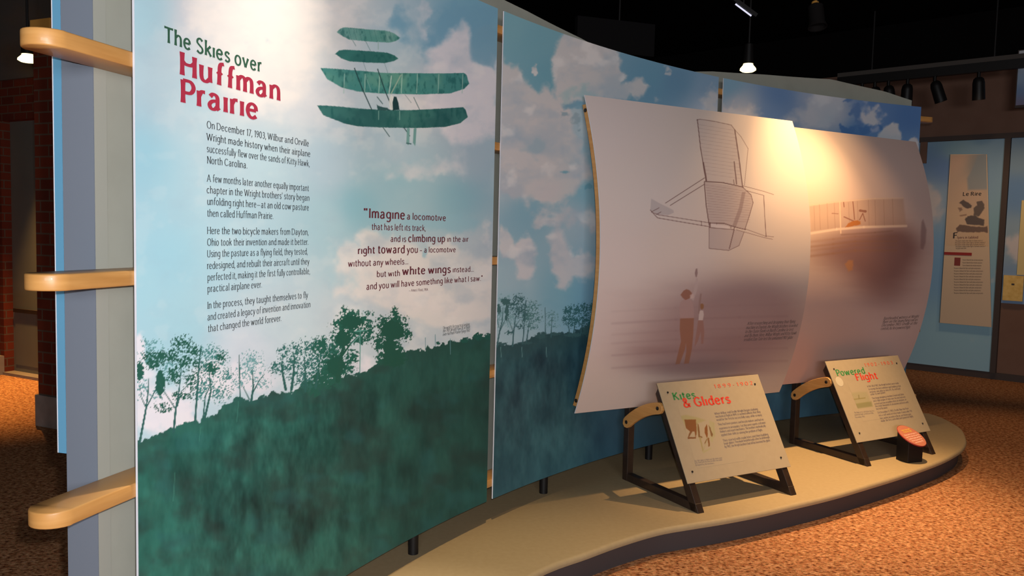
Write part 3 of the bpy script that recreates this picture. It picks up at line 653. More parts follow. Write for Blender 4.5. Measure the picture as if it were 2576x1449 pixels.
    lv(X6, [(430, 530, 110, 90), (330, 640, 110, 70), (530, 600, 80, 60), (450, 700, 120, 90), (570, 710, 90, 70), (250, 1110, 100, 45), (390, 1000, 60, 50), (480, 1000, 80, 50), (520, 860, 90, 110), (350, 820, 80, 80)], D, scale=4.5, dens=.75, seed=5)
    lv(X6, [(670, 600, 80, 80), (740, 650, 120, 100), (690, 750, 110, 90), (830, 820, 90, 70), (660, 900, 90, 80), (590, 960, 60, 80), (780, 980, 120, 90)], (70, 130, 128), scale=4, dens=.6, seed=6)
    lv(X6, [(690, 750, 80, 70), (780, 640, 50, 60)], D, scale=4.5, dens=.95, seed=7)
    lv(X6, [(1070, 680, 100, 90), (1060, 770, 130, 100), (1150, 890, 90, 50), (940, 880, 60, 60)], (110, 160, 164), scale=4, dens=.5, seed=8)
    lv(X6, [(1370, 600, 70, 70), (1330, 740, 110, 90), (1480, 570, 90, 70), (1450, 690, 120, 100), (1600, 560, 100, 90), (1600, 690, 140, 110), (1700, 540, 80, 90), (1760, 650, 110, 120), (1700, 790, 130, 110), (1520, 810, 130, 100), (1800, 560, 60, 90)], (52, 108, 104), scale=4.2, dens=.72, seed=9)
    lv(X6, [(1700, 860, 130, 100), (1640, 960, 80, 50), (1810, 800, 90, 130)], D, scale=5, dens=1.3, seed=10)
    for p, w0, w1 in (([(40, 1430), (95, 1140), (115, 1000), (125, 840)], 6, 2), ([(100, 1110), (60, 1020), (40, 900)], 3, 1.2), ([(110, 1090), (190, 940), (205, 800)], 3, 1.5), ([(350, 1330), (370, 1120), (400, 950), (425, 700)], 6, 2), ([(370, 1120), (270, 970), (200, 840)], 3, 1.5),
                      ([(385, 1090), (420, 960), (500, 880)], 3, 1.2), ([(600, 545), (575, 820), (545, 1250)], 3, 5), ([(630, 1220), (690, 960), (675, 760)], 6, 2), ([(620, 1200), (640, 1000), (700, 880)], 4, 1.5), ([(948, 630), (956, 1040)], 2, 3.4),
                      ([(1058, 1050), (1078, 910), (1065, 760)], 6, 1.6), ([(1040, 1030), (1000, 950), (975, 900)], 3, 1), ([(1078, 960), (1130, 860), (1180, 800)], 3, 1), ([(1372, 940), (1345, 800), (1335, 700)], 7, 3), ([(1425, 940), (1445, 780), (1450, 640)], 7, 3), ([(1550, 960), (1552, 780), (1540, 640)], 5, 2), ([(1645, 930), (1690, 640)], 5, 2)):
        tr(X6, p, w0, w1, (46, 96, 92))
    lv(X7, [(240, 215, 40, 45), (310, 290, 130, 80), (230, 345, 130, 50), (420, 320, 110, 50), (465, 245, 50, 30), (330, 400, 170, 90), (200, 500, 110, 100), (390, 480, 110, 60), (130, 620, 120, 90), (90, 730, 110, 110), (300, 650, 80, 90), (20, 560, 80, 110), (250, 760, 110, 60), (470, 400, 50, 120)], (36, 94, 82), scale=5, dens=1.0, seed=12)
    lv(X7, [(300, 330, 110, 70), (230, 470, 80, 80), (160, 720, 90, 100)], (32, 84, 72), scale=6, dens=1.7, thr=.42, seed=13)
    lv(X7, [(700, 240, 45, 60), (600, 340, 80, 80), (720, 330, 110, 90), (680, 440, 160, 110), (810, 440, 60, 50), (560, 520, 70, 80), (680, 560, 100, 90), (570, 650, 60, 70), (740, 580, 50, 60)], (36, 90, 78), scale=5, dens=1.15, seed=14)
    lv(X7, [(680, 400, 120, 100), (650, 560, 60, 110), (690, 660, 120, 80)], (34, 84, 72), scale=6, dens=1.8, thr=.42, seed=15)
    for p, w0, w1 in (([(180, 860), (210, 640), (260, 450)], 12, 5), ([(215, 640), (300, 520), (400, 430)], 5, 2), ([(640, 700), (650, 560), (690, 420)], 10, 5)): tr(X7, p, w0, w1, (34, 84, 72))
    tr(X7, [(385, 400), (380, 790)], 2.2, 2.2, (76, 140, 132)); tr(X7, [(340, 413), (445, 402)], 2.4, 2.4, (96, 158, 150)); tr(X7, [(300, 530), (380, 450)], 2, 2, (110, 164, 160))
    for xx, y0, y1 in ((1068, 440, 545), (978, 470, 575), (1205, 480, 620)): tr(X7, [(xx, y0), (xx + 2, y1)], 1.4, 1.4, (96, 140, 150))
    lv(X7, [(1460, 460, 50, 40), (1095, 520, 20, 20), (1330, 500, 40, 20), (1550, 470, 40, 30)], (36, 90, 82), scale=5, dens=1.5, seed=16)
    for xx, y0, y1 in ((440, 1190, 1260), (505, 1075, 1110), (600, 1010, 1060)): a.line([(xx, y0), (xx - 4, y1)], (86, 160, 140), 2, 0.35)
    # the early biplane above the text
    X5 = lambda X, Y: (760 + X / 4.025, 40 + Y / 4.025)
    def wing(pts, c, seed, lo):
        q = [X5(*p) for p in pts]; a.poly(q, c, 0.97, 2.0, warp=0.8, wscale=4, seed=seed)
        ix = a.box(min(p[0] for p in q), min(p[1] for p in q), max(p[0] for p in q), max(p[1] for p in q)); m = sst(-1, 1, a.sdf(q, ix))
        a.mix(lo, m * 0.7 * sst(0.35, 0.75, fbm(a.x[ix] / 45, a.y[ix] / 40, 3, seed)), ix); a.mix((24, 84, 84), m * 0.5 * sst(0.5, 0.8, fbm(a.x[ix] / 7, a.y[ix] / 14, 3, seed + 5)), ix)
    wing([(350, 165), (385, 130), (430, 115), (650, 135), (850, 150), (930, 175), (992, 222), (960, 250), (890, 270), (700, 262), (480, 240), (420, 210)], (84, 146, 138), 41, (132, 172, 166))
    wing([(335, 385), (375, 350), (430, 342), (650, 355), (860, 372), (930, 398), (975, 432), (930, 458), (830, 478), (650, 472), (480, 460), (400, 430)], (44, 104, 100), 42, (62, 128, 120))
    wing([(185, 528), (330, 535), (640, 560), (850, 580), (1100, 580), (1400, 582), (1640, 578), (1665, 600), (1692, 685), (1640, 740), (1500, 785), (1200, 795), (960, 790), (780, 785), (560, 765), (400, 725), (255, 640)], (66, 136, 132), 43, (104, 158, 142))
    wing([(152, 905), (300, 912), (600, 940), (850, 955), (1100, 955), (1400, 940), (1630, 925), (1655, 950), (1677, 1025), (1600, 1085), (1450, 1125), (1150, 1135), (820, 1130), (560, 1118), (430, 1090), (215, 1005)], (40, 94, 94), 44, (66, 124, 118))
    for i in range(9):
        xx = 470 + i * 52; a.line([X5(xx, 125 + i * 4), X5(xx + 30, 245 + i * 2)], (66, 116, 112), 1.0, .7)
    for xx, w in ((430, 2.2), (640, 2.6), (785, 2.6), (1012, 2.8), (1168, 2.2), (1385, 2.2), (1628, 2.0)): a.line([X5(xx, 590), X5(xx - 8, 780)], (158, 196, 184), w, .75)
    for xx in (775, 988): a.line([X5(xx, 965), X5(xx, 1050)], (138, 180, 172), 2, .8)
    for p, w, c in (([(530, 530), (610, 740), (705, 950)], 2.6, (34, 66, 70)), ([(765, 540), (840, 760), (925, 960)], 2.6, (34, 66, 70)), ([(760, 820), (815, 890)], 2.0, (44, 80, 82)), ([(1130, 825), (1190, 950)], 1.6, (50, 90, 96)), ([(1040, 795), (1105, 880)], 1.0, (90, 120, 128)),
                    ([(820, 1130), (885, 1222)], 2.0, (50, 84, 88)), ([(1030, 1130), (1090, 1215)], 2.4, (40, 74, 80)), ([(510, 245), (545, 305)], 1.2, (90, 130, 132)), ([(640, 250), (690, 350)], 1.2, (90, 130, 132)), ([(770, 260), (772, 340)], 2.2, (150, 180, 180)), ([(620, 470), (650, 560)], 1.0, (110, 140, 146)), ([(835, 480), (868, 578)], 1.0, (110, 140, 146)),
                    ([(1000, 600), (900, 790)], 3.0, (150, 176, 160)), ([(905, 610), (880, 790)], 3.0, (170, 196, 190)), ([(700, 760), (640, 600)], 1, (140, 180, 176))): a.line([X5(*q) for q in p], c, w, .9)
    a.poly([X5(*q) for q in ((900, 790), (930, 830), (925, 950), (890, 950), (880, 860))], (214, 220, 218), .9, 2)
    a.poly([X5(*q) for q in ((930, 815), (955, 820), (975, 880), (985, 950), (920, 955), (915, 880))], (24, 58, 62), .97, 1.5)
    a.poly([X5(*q) for q in ((755, 900), (790, 920), (860, 930), (900, 960), (770, 955))], (34, 74, 76), .9, 2, warp=1.5, wscale=5)
    a.poly([X5(*q) for q in ((1062, 1135), (1090, 1140), (1085, 1290), (1075, 1310), (1055, 1290))], (110, 158, 158), .95, 1.5)
    a.poly([X5(*q) for q in ((1130, 1140), (1158, 1138), (1150, 1280), (1145, 1318), (1122, 1285))], (104, 152, 152), .95, 1.5)
    a.line([X5(1058, 1290), X5(1102, 1297)], (60, 100, 104), 3, .9)
    return a

a = art_title()
p1 = panel(0, 'mural_panel', 'title sky mural with big crimson heading, biplane, trees and green meadow', a)
mbg, mbr, mbp, mbm, mbc, mbs = (MB() for _ in range(6)); paras = [MB() for _ in range(4)]
write(mbg, WALL, 'The Skıes over', (411, 106), (656, 180), 38, (1.12, 0.9, False, 0.3), 7.2, level=True)
write(mbr, WALL, '\x01u\x02\x02man', (450, 188), (703, 252), 57, BOLD, 7.2, level=True)
write(mbp, WALL, 'Praırıe', (452, 257), (647, 299), 57, BOLD, 7.2, level=True)
PARA = [('On December 17, 1903, Wilbur and Orville', 519, 323, 776, 367), ('Wright made history when their airplane', 519, 353, 779.5, 394), ('successfully flew over the sands of Kitty Hawk,', 519, 383, 778, 418), ('North Carolina.', 520, 411, 621, 423),
        ('A few months later another equally important', 520, 457, 776, 480), ("chapter in the Wright brothers' story began", 519, 485.5, 777.5, 505), ('unfolding right here—at an old cow pasture', 520, 516, 776, 528), ('then called Huffman Prairie.', 520, 544, 686.6, 551),
        ('Here the two bicycle makers from Dayton,', 520, 588, 775, 591), ('Ohio took their invention and made it better.', 520, 617.6, 775, 615.6), ('Using the pasture as a flying field, they tested,', 520, 646, 773, 640), ('redesigned, and rebuilt their aircraft until they', 520, 676, 777, 665),
        ('perfected it, making it the first fully controllable,', 521, 706, 779, 689), ('practical airplane ever.', 521, 736, 658, 722), ('In the process, they taught themselves to fly', 521, 776.6, 773.5, 749), ('and created a legacy of invention and innovation', 521, 806, 780, 772.6), ('that changed the world forever.', 522, 835.5, 707, 807)]
for i, (s, x0, y0, x1, y1) in enumerate(PARA): write(paras[(i > 3) + (i > 7) + (i > 13)], WALL, s, (x0, y0), (x1, y1), 18.5, SERIF, 7.6, level=True)
for s, x0, y0, x1, y1, h, f in (('"', 914, 548, 923, 548, 25, (.9, .9, False, 0)), ('Imagıne', 927, 548, 1017.6, 551.7, 25, SEMI), ('a locomotıve', 1022.6, 551.7, 1120.7, 555.6, 17, SANS), ('that has left ıts track,', 934, 578, 1070, 580.7, 16.5, SANS), ('and ıs', 981.6, 608, 1020.6, 608.3, 16, SANS), ('clımbıng up', 1025.8, 608.5, 1118.7, 608.3, 19, SEMI),
        ('ın the aır', 1124, 608.3, 1177.3, 607.8, 14, SANS), ('rıght', 899, 639, 942, 637, 19, SEMI), ('toward', 949, 637, 1017, 636.6, 21, SEMI), ('you', 1022.6, 636, 1050, 635.4, 18, SANS), ('– a locomotıve', 1055, 635.4, 1145.5, 634, 14.5, SANS), ('wıthout any wheels...', 874.8, 671, 1026, 664.4, 17, SANS),
        ('but wıth', 946.8, 696.7, 1005, 694, 15.5, SANS), ('whıte wıngs', 1011, 691.8, 1133, 685.8, 21, SEMI), ('ınstead...', 1138, 685, 1191, 683, 14, SANS), ('and you wıll have somethıng lıke what I saw."', 920.7, 729, 1213, 706, 17, SANS), ('— Amos I. Root, 1904.', 1028, 734, 1077, 731, 7, TINY)):
    write(mbs if s[0] == '—' else mbm, WALL, s, (x0, y0), (x1, y1), h, f, 7.6)
for s, y0, y1 in (("The world's first practical airplane,", 829, 818.5), ('the 1905 Wright Flyer III, in flight', 836.5, 826), ('over Huffman Prairie Flying Field.', 844.8, 834)): write(mbc, WALL, s, (1113, y0), (1181.5, y1), 8, TINY, 7.6, slant=.2)
for mb, m, lab in [(mbg, 'green', 'dark green first line of the heading'), (mbr, 'red', 'large crimson second line of the heading'), (mbp, 'red', 'large crimson last line of the heading'), (mbm, 'maroon', 'maroon quotation'), (mbs, 'maroon', 'tiny maroon signature'), (mbc, 'grey', 'tiny slanted caption')] + [(q, 'grey', 'grey paragraph') for q in paras]: tag(mb.build('lettering', M[m], p1), lab)

def art_middle():
    u0 = PW + GAP; a = Art(WALL, u0, u0 + PW, FZ, FZ + HP, 380, 700)
    a.spots([(1290, 60, (128, 176, 190)), (1350, 100, (122, 172, 188)), (1380, 190, (116, 168, 186)), (1640, 190, (112, 158, 184)), (1700, 200, (110, 150, 180)), (1790, 220, (132, 162, 190)), (1480, 470, (140, 184, 200)), (1300, 360, (170, 192, 206)), (1270, 450, (186, 202, 210)), (1420, 300, (178, 196, 206)),
             (1330, 540, (140, 182, 200)), (1280, 700, (168, 196, 208)), (1450, 560, (170, 192, 204)), (1420, 740, (134, 182, 200)), (1300, 780, (152, 190, 204)), (1480, 760, (124, 170, 196)), (1270, 860, (170, 200, 210)), (1600, 700, (150, 180, 200)), (1790, 280, (196, 200, 212))])
    x, y = a.x, a.y; N = fbm(x / 45, y / 45, 5, 22); N2 = fbm(x / 18, y / 18, 4, 28)
    def cloud(pts, c, lo=0.35, hi=0.75, amp=0.8, al=0.95): a.mix(c, al * sst(lo, hi, a.field(pts) + amp * (N - 0.5) + 0.35 * (N2 - 0.5)))
    G = (212, 206, 206)
    left = [(1250, 140), (1262, 148), (1272, 158), (1288, 166), (1300, 166), (1316, 184), (1326, 206), (1340, 226), (1352, 232), (1370, 216), (1386, 232), (1400, 240), (1430, 262), (1440, 290), (1440, 330), (1470, 380), (1490, 440), (1400, 520), (1250, 480)]
    a.poly(left, G, 0.92, 18, warp=14, wscale=22, seed=31, octv=5)
    tower = [(1388, 235), (1394, 180), (1391, 142), (1398, 118), (1404, 96), (1420, 80), (1480, 96), (1556, 122), (1562, 160), (1572, 186), (1562, 206), (1580, 204), (1600, 198), (1616, 198), (1630, 222), (1622, 236), (1590, 246), (1520, 250), (1440, 262), (1400, 250)]
    a.poly(tower, G, 0.92, 15, warp=13, wscale=22, seed=33, octv=5)
    cloud([(1470, 232, 40, 18, .8), (1425, 250, 20, 25, .7)], (166, 194, 198), .35, .9, .8, .8)
    cloud([(1412, 282, 16, 10, 1.1), (1440, 300, 14, 10, .8), (1450, 320, 10, 8, .8)], (150, 172, 184), .35, .8, .6, .9)
    cloud([(1440, 262, 40, 16, .9), (1600, 256, 70, 14, .8), (1460, 330, 20, 30, .5)], (116, 162, 186), .4, .9, .7, .85)
    cloud([(1672, 178, 14, 16, 1.0), (1344, 180, 7, 14, 1.1), (1660, 250, 20, 10, .6), (1790, 250, 30, 40, .9)], G, .35, .85, .6, .8)
    cloud([(1340, 370, 50, 26, .9), (1300, 430, 40, 20, .6), (1440, 400, 40, 26, .7)], (150, 180, 196), .35, .95, .9, .7)
    cloud([(1290, 480, 50, 30, .9), (1380, 480, 40, 40, .8), (1450, 440, 40, 30, .7)], (210, 204, 206), .3, .9, .9, .8)
    cloud([(1490, 478, 16, 12, 1.3), (1418, 432, 16, 10, .9)], (112, 166, 186), .35, .8, .5, .85)
    cum = [(1300, 700), (1296, 640), (1306, 600), (1330, 592), (1342, 606), (1352, 640), (1340, 690), (1322, 706)]
    a.poly(cum, (222, 216, 218), 0.85, 16, warp=13, wscale=20, octv=5, seed=36)
    cum2 = [(1380, 600), (1396, 580), (1420, 586), (1428, 610), (1444, 640), (1462, 632), (1480, 636), (1496, 650), (1500, 690), (1470, 704), (1440, 700), (1424, 726), (1404, 716), (1388, 660)]
    a.poly(cum2, (220, 212, 214), 0.85, 20, warp=13, wscale=20, octv=5, seed=37)
    cum3 = [(1250, 620), (1252, 570), (1262, 568), (1280, 590), (1300, 610), (1300, 650), (1262, 650)]
    a.poly(cum3, (222, 216, 216), 0.85, 16, warp=13, wscale=20, octv=5, seed=38)
    cloud([(1420, 540, 60, 30, .9), (1370, 560, 40, 20, .7), (1490, 560, 20, 50, .7), (1205, 460, 20, 14, .5)], (206, 202, 206), .35, .95, .8, .8)
    cloud([(1360, 770, 110, 20, .7), (1450, 740, 50, 24, .7)], (128, 178, 198), .4, .95, .5, .6)
    a.cloud_shade(1.0, seed=5)
    hz = [(1230, 874), (1250, 872), (1262, 866), (1290, 868), (1312, 862), (1330, 856), (1350, 842), (1366, 836), (1380, 840), (1400, 838), (1420, 836), (1440, 838), (1460, 826), (1490, 824), (1520, 818), (1800, 790)]
    edge = np.interp(x, [p[0] for p in hz], [p[1] for p in hz]) + (fbm(x / 6, y / 6, 3, 61) - 0.5) * 14
    al = sst(-1, 1, y - edge); field_tex(a, al, (52, 90, 98), (68, 114, 120), (42, 68, 78))
    a.mix((44, 76, 98), al * .75 * sst(1400, 1560, x)); a.mix((62, 104, 118), al * .4 * sst(1050, 1240, y)); a.mix((52, 82, 86), al * .7 * sst(60, 5, y - edge) )
    X = lambda X_, Y_: (1220 + X_ / 2.416, 600 + Y_ / 2.416)
    def tr(pts, w0, w1, c=(64, 104, 110)): a.line([X(*p) for p in pts], c, w0, 1.0, w1)
    def lv(bl, c, **k): a.leaves([(*X(q[0], q[1]), q[2] / 2.416, q[3] / 2.416) for q in bl], c, **k)
    lv([(110, 380, 40, 40), (95, 480, 40, 60), (160, 500, 40, 50)], (128, 170, 178), scale=3.4, dens=.5, seed=41)
    lv([(84, 430, 14, 34), (133, 445, 14, 54), (125, 385, 30, 26)], (70, 110, 112), scale=4, dens=1.4, thr=.42, seed=42)
    lv([(205, 370, 46, 34), (205, 430, 56, 50), (240, 450, 30, 60), (150, 572, 34, 14), (215, 535, 30, 16), (170, 395, 30, 24)], (66, 108, 112), scale=3.2, dens=.8, seed=43)
    lv([(292, 412, 42, 34), (280, 470, 56, 50), (328, 485, 26, 30), (285, 530, 40, 30)], (88, 134, 136), scale=3.0, dens=.65, seed=44)
    lv([(405, 480, 36, 44), (430, 532, 26, 12), (392, 520, 26, 20)], (104, 150, 158), scale=3, dens=.6, seed=45)
    lv([(512, 440, 40, 34), (560, 440, 50, 44), (610, 432, 56, 44), (540, 490, 70, 50), (620, 495, 60, 60), (650, 420, 36, 40), (500, 490, 36, 30)], (58, 106, 112), scale=3.0, dens=.85, seed=46)
    lv([(340, 590, 36, 22), (430, 580, 44, 12), (540, 588, 70, 14), (250, 635, 50, 10), (620, 560, 40, 40), (100, 640, 40, 12)], (62, 98, 102), scale=4, dens=1.5, seed=47)
    for pts, w0, w1 in (([(72, 660), (90, 560), (105, 500), (110, 420)], 4, 1.2), ([(92, 560), (130, 480)], 2.2, 1), ([(85, 540), (72, 470)], 2, .8), ([(168, 655), (175, 560), (190, 450)], 4, 1.4), ([(174, 570), (140, 490)], 2, 1), ([(180, 540), (215, 490)], 1.8, .8), ([(249, 375), (230, 640)], 2, 2.8), ([(252, 630), (272, 490)], 3.4, 1.2), ([(366, 420), (367, 580)], 1.4, 2),
                        ([(402, 600), (407, 480)], 3, 1), ([(514, 575), (505, 510)], 3, 1.5), ([(540, 570), (548, 500)], 3, 1.5), ([(580, 590), (592, 500)], 3, 1.5)): tr(pts, w0, w1)
    for xx in (96, 224, 372): tr([(xx, 660), (xx + 2, 720)], 1.4, 1.4, (104, 150, 152))
    return a
panel(1, 'mural_panel', 'middle sky mural panel, partly hidden by the kite and glider poster', art_middle())

def art_right():
    u0 = 2 * (PW + GAP); a = Art(WALL, u0, u0 + PW, FZ, FZ + HP, 330, 420)
    a.spots([(1830, 210, (134, 172, 196)), (1960, 240, (110, 142, 186)), (1860, 270, (186, 190, 202)), (2050, 245, (160, 172, 194)), (2100, 290, (180, 184, 196)), (2200, 250, (96, 130, 180)), (2290, 290, (84, 122, 176)), (2060, 330, (150, 166, 190)), (2150, 340, (90, 130, 180)), (2290, 380, (104, 140, 184)), (1940, 300, (112, 142, 186))])
    x, y = a.x, a.y; N = fbm(x / 40, y / 40, 5, 52); N2 = fbm(x / 14, y / 14, 3, 58)
    def cloud(pts, c, lo=0.35, hi=0.75, amp=0.7, al=0.95): a.mix(c, al * sst(lo, hi, a.field(pts) + amp * (N - 0.5) + 0.3 * (N2 - 0.5)))
    G = (206, 200, 204)
    cloud([(1850, 290, 50, 40, 1.1), (1890, 310, 30, 20, .5)], G); cloud([(2070, 270, 55, 60, 1.1), (2110, 250, 26, 30, .6), (2010, 300, 60, 40, .6)], (196, 196, 204), .3, 1.0)
    cloud([(2130, 256, 12, 10, 1.3), (2152, 280, 20, 14, 1.2), (2160, 310, 14, 20, .8)], (96, 128, 176), .35, .85, .6, .9)
    cloud([(2132, 325, 16, 16, 1.3), (2175, 328, 26, 18, 1.1), (2212, 322, 14, 9, 1.1)], (78, 118, 172), .35, .85, .6, .9)
    cloud([(2192, 294, 30, 22, 1.3), (2170, 262, 16, 10, .6)], G, .35, .9, .6); cloud([(2196, 330, 18, 16, .9)], (150, 164, 196), .35, .9)
    a.poly([(2205, 345), (2222, 320), (2236, 312), (2246, 306), (2258, 314), (2264, 330), (2268, 352), (2262, 372), (2200, 366)], (208, 202, 202), .92, 8, warp=4, wscale=10, seed=51)
    a.poly([(2284, 356), (2292, 346), (2302, 344), (2310, 356), (2316, 392), (2296, 380)], (206, 200, 200), .9, 6, warp=3, wscale=9, seed=52)
    a.cloud_shade(0.8, seed=9)
    edge = 800 + (fbm(x / 8, y / 8, 3, 71) - .5) * 20; al = sst(-1, 1, y - edge); field_tex(a, al, (64, 108, 128), (84, 132, 150), (54, 84, 104)); a.mix((60, 96, 118), al * .6)
    return a
panel(2, 'mural_panel', 'last sky mural panel at the far right end behind the second poster', art_right())

# a blue mural on the back of the wall, seen edge on past its left end
zb = atdepth(165, 1147, 2.19)[2]
class BackSurf(WallSurf):
    def at(self, u, z, off=0.0): return arc(u, 0.2225 + np.asarray(off, float), z)
e = empty('rear_mural_panel', arc(1.0, .23, zb), 'blue mural panel on the back of the wall, its edge showing at the left end', 'mural panel')
MB().sheet(BackSurf(), -0.014, 2.07, zb, FZ + HP, 40, 1, 0.0, 0.026).build('board', mat('blue_edged_board', (92, 146, 178), 0.5), e, auto=40)
MB().sheet(BackSurf(), -0.0146, 2.07, zb, FZ + HP, 40, 1, 0.0262, 0.029).build('white_face_edge', M['board'], e, auto=40)

# ================================================================== posters on posts
TD = V3(0.8727, 0.4883, 0); TD /= np.linalg.norm(TD); ND = V3(TD[1], -TD[0], 0)
OA = V3(0.813, 4.81, 0); OB = V3(2.117, 5.755, 0)
def poster(name, O, s0, s1, z0, z1, art, label, rib_at):
    S = BowSurf(O, TD, z0, z1, 0.20); e = empty(name, (O[0], O[1], PZ), label, 'poster', 'bowed photograph posters above the platform')
    MB().sheet(S, s0, s1, z0, z1, 2, 40, -0.006, 0.0).build('sheet', M['board'], e, auto=40)
    pr = art(S, s0, s1, z0, z1).build('print', e)
    for s in rib_at:
        m = MB(); zz = np.linspace(z0 + 0.04, z1 - 0.05, 41); L = len(zz); Vv = []
        wd = 0.042
        for k, z in enumerate(zz):
            b = -0.0065
            for (du, dn) in ((0, b), (0.03, b), (0.03, b - wd), (0, b - wd)): Vv.append(S.at(np.array(s + du), np.array(z), dn))
        Ff = [(k * 4 + i, k * 4 + (i + 1) % 4, k * 4 + 4 + (i + 1) % 4, k * 4 + 4 + i) for k in range(L - 1) for i in range(4)] + [(0, 3, 2, 1), (4 * L - 4, 4 * L - 3, 4 * L - 2, 4 * L - 1)]
        rb = m.add(Vv, Ff).build('bowed_rib', M['wood'], e, bevel=0.003)
        for z in (z0 + 0.075, z1 - 0.085):
            p = S.at(np.array(s - 0.002), np.array(z), -0.026); MB().lathe(p, -TD, [(-0.004, 0.0), (-0.004, 0.011), (0.003, 0.011), (0.005, 0.008), (0.005, 0)]).build('bolt', M['bolt'], rb, auto=40)
    m = MB()
    for z in (z0 + 0.075, z1 - 0.085):
        c = BowSurf.at(S, np.array([s0 + 0.05, s1 - 0.05]), np.array([z, z]), -0.03); bk = -0.055 - S.bow(z)
        m2 = MB().bar(S.at(np.array(s0 + 0.032), np.array(z), -0.03), S.at(np.array(s1 - 0.03), np.array(z), -0.03), 0.03, 0.03, (0, 0, 1)); m2.build('crossbar', M['metal'], e)
    return e, S

def art_glider(S, s0, s1, z0, z1):
    a = Art(S, s0, s1, z0, z1, 400, 560); x, y = a.x, a.y; a.wx, a.wy = x, y
    a.spots([(1500, 300, (206, 190, 186)), (1600, 500, (206, 190, 184)), (1900, 400, (210, 192, 180)), (1700, 620, (204, 186, 178)), (1560, 640, (206, 188, 182)), (1950, 650, (196, 176, 164)), (1520, 800, (204, 184, 178)), (1480, 1000, (200, 180, 170)), (1900, 960, (184, 164, 150)), (1750, 1000, (188, 166, 156)), (1990, 850, (176, 156, 142))])
    N = fbm(x / 120, y / 20, 4, 3)
    fog = a.field([(1790, 810, 230, 130, 1.0), (1900, 850, 150, 100, .45), (1680, 900, 160, 60, .5), (1920, 760, 120, 80, .4)])
    a.mix((140, 112, 112), 0.8 * sst(0.1, 1.2, fog + 0.12 * (N - 0.5)))
    a.mix((116, 86, 88), 0.42 * sst(0.15, 1.1, a.field([(1760, 925, 200, 26, 1.0), (1650, 880, 110, 14, .6), (1860, 860, 130, 40, .7)]) + 0.2 * (N - 0.5)))
    for yy, al in ((770, .06), (800, .16), (828, .08), (850, .1), (880, .16), (912, .16)): a.line([(1540, yy + 14), (1700, yy + 4), (1860, yy - 2), (1980, yy - 4)], (112, 84, 88), 5, al, soft=7)
    X = lambda p: (1560 + p[0] / 3.294, 240 + p[1] / 3.294)
    P = lambda pts, c, al: a.poly([X(p) for p in pts], c, al, 2)
    K = (108, 78, 76)
    P([(633, 200), (660, 196), (920, 245), (950, 285), (1012, 750), (712, 710)], (172, 152, 150), .28)
    P([(705, 715), (1020, 762), (1085, 820), (1102, 885), (1072, 1000), (1035, 1110), (738, 1060)], (156, 132, 130), .4)
    P([(738, 1090), (950, 1112), (1028, 1130), (985, 1245), (900, 1285), (740, 1272)], (158, 138, 138), .45)
    P([(258, 855), (320, 890), (440, 950), (446, 972), (395, 992), (310, 985), (250, 950)], (160, 148, 150), .5)
    P([(1010, 800), (1040, 800), (1010, 950), (960, 1090), (930, 1080), (985, 930)], (126, 100, 98), .42)
    for i in range(14):
        t = i / 14; a.line([X((645 + 70 * t, 240 + 440 * t)), X((945 + 60 * t, 290 + 430 * t))], (138, 112, 112), 1.0, .35)
        a.line([X((700 + 35 * t, 740 + 310 * t)), X((1085 - 10 * t, 800 + 270 * t))], (128, 100, 100), 1.0, .35)
    for pts, w in (([(640, 200), (668, 450), (712, 705)], 2.2), ([(690, 560), (714, 705)], 4), ([(633, 205), (660, 197), (780, 215), (920, 245), (950, 285)], 1.4), ([(950, 285), (985, 520), (1014, 755)], 2.8), ([(945, 550), (965, 735)], 2.6), ([(940, 700), (945, 735)], 2), ([(950, 285), (1000, 340), (1060, 440), (1030, 745)], 1), ([(705, 712), (860, 725), (1020, 760)], 2.6),
                   ([(698, 715), (712, 900), (738, 1075)], 2.6), ([(1020, 765), (1085, 825), (1102, 890), (1070, 1000), (1034, 1110)], 1.6), ([(736, 1058), (860, 1060), (950, 1090), (1040, 1112)], 2.2), ([(740, 1095), (940, 1112)], 1.6), ([(738, 1095), (738, 1268), (900, 1285)], 1.4), ([(900, 1285), (985, 1245), (1028, 1130)], 1.2), ([(946, 1095), (944, 1115), (905, 1270)], 2.2),
                   ([(700, 683), (375, 893)], 1.8), ([(700, 735), (415, 912)], 1.8), ([(250, 950), (310, 1015), (740, 1088)], 1.8), ([(262, 968), (320, 990), (740, 1056)], 1.6), ([(258, 966), (322, 932)], 1.6), ([(300, 988), (338, 966)], 1.6), ([(672, 1042), (676, 1080)], 1.6), ([(745, 1055), (745, 1090)], 3), ([(800, 1056), (800, 1074)], 1.4), ([(918, 1078), (918, 1100)], 1.4),
                   ([(1020, 750), (1190, 795), (1272, 822)], 1.2), ([(1050, 790), (1188, 828)], 1.2), ([(1190, 830), (1198, 1000), (1210, 1172)], 1.8), ([(1034, 1105), (1200, 1165), (1272, 1172)], 1.2), ([(960, 1112), (1200, 1180), (1262, 1192)], 1.2)): a.line([X(p) for p in pts], K, w, .8)
    P([(750, 1062), (900, 1078), (900, 1105), (800, 1098), (750, 1085)], (206, 188, 184), .7)
    X2 = lambda p: (1620 + p[0] / 4.026, 640 + p[1] / 4.026); Q = lambda pts, c, al, **k: a.poly([X2(p) for p in pts], c, al, 2.5, **k)
    Q([(366, 640), (362, 760), (375, 880), (350, 980), (318, 1112), (362, 1110), (415, 960), (425, 900), (430, 980), (405, 1108), (455, 1104), (485, 960), (500, 800), (506, 640)], (140, 94, 74), .85)
    Q([(358, 540), (372, 480), (410, 450), (470, 455), (496, 500), (506, 560), (505, 645), (366, 650)], (164, 134, 130), .85)
    Q([(370, 410), (400, 368), (430, 352), (460, 362), (486, 392), (476, 420), (462, 445), (420, 462), (392, 440)], (140, 94, 78), .9)
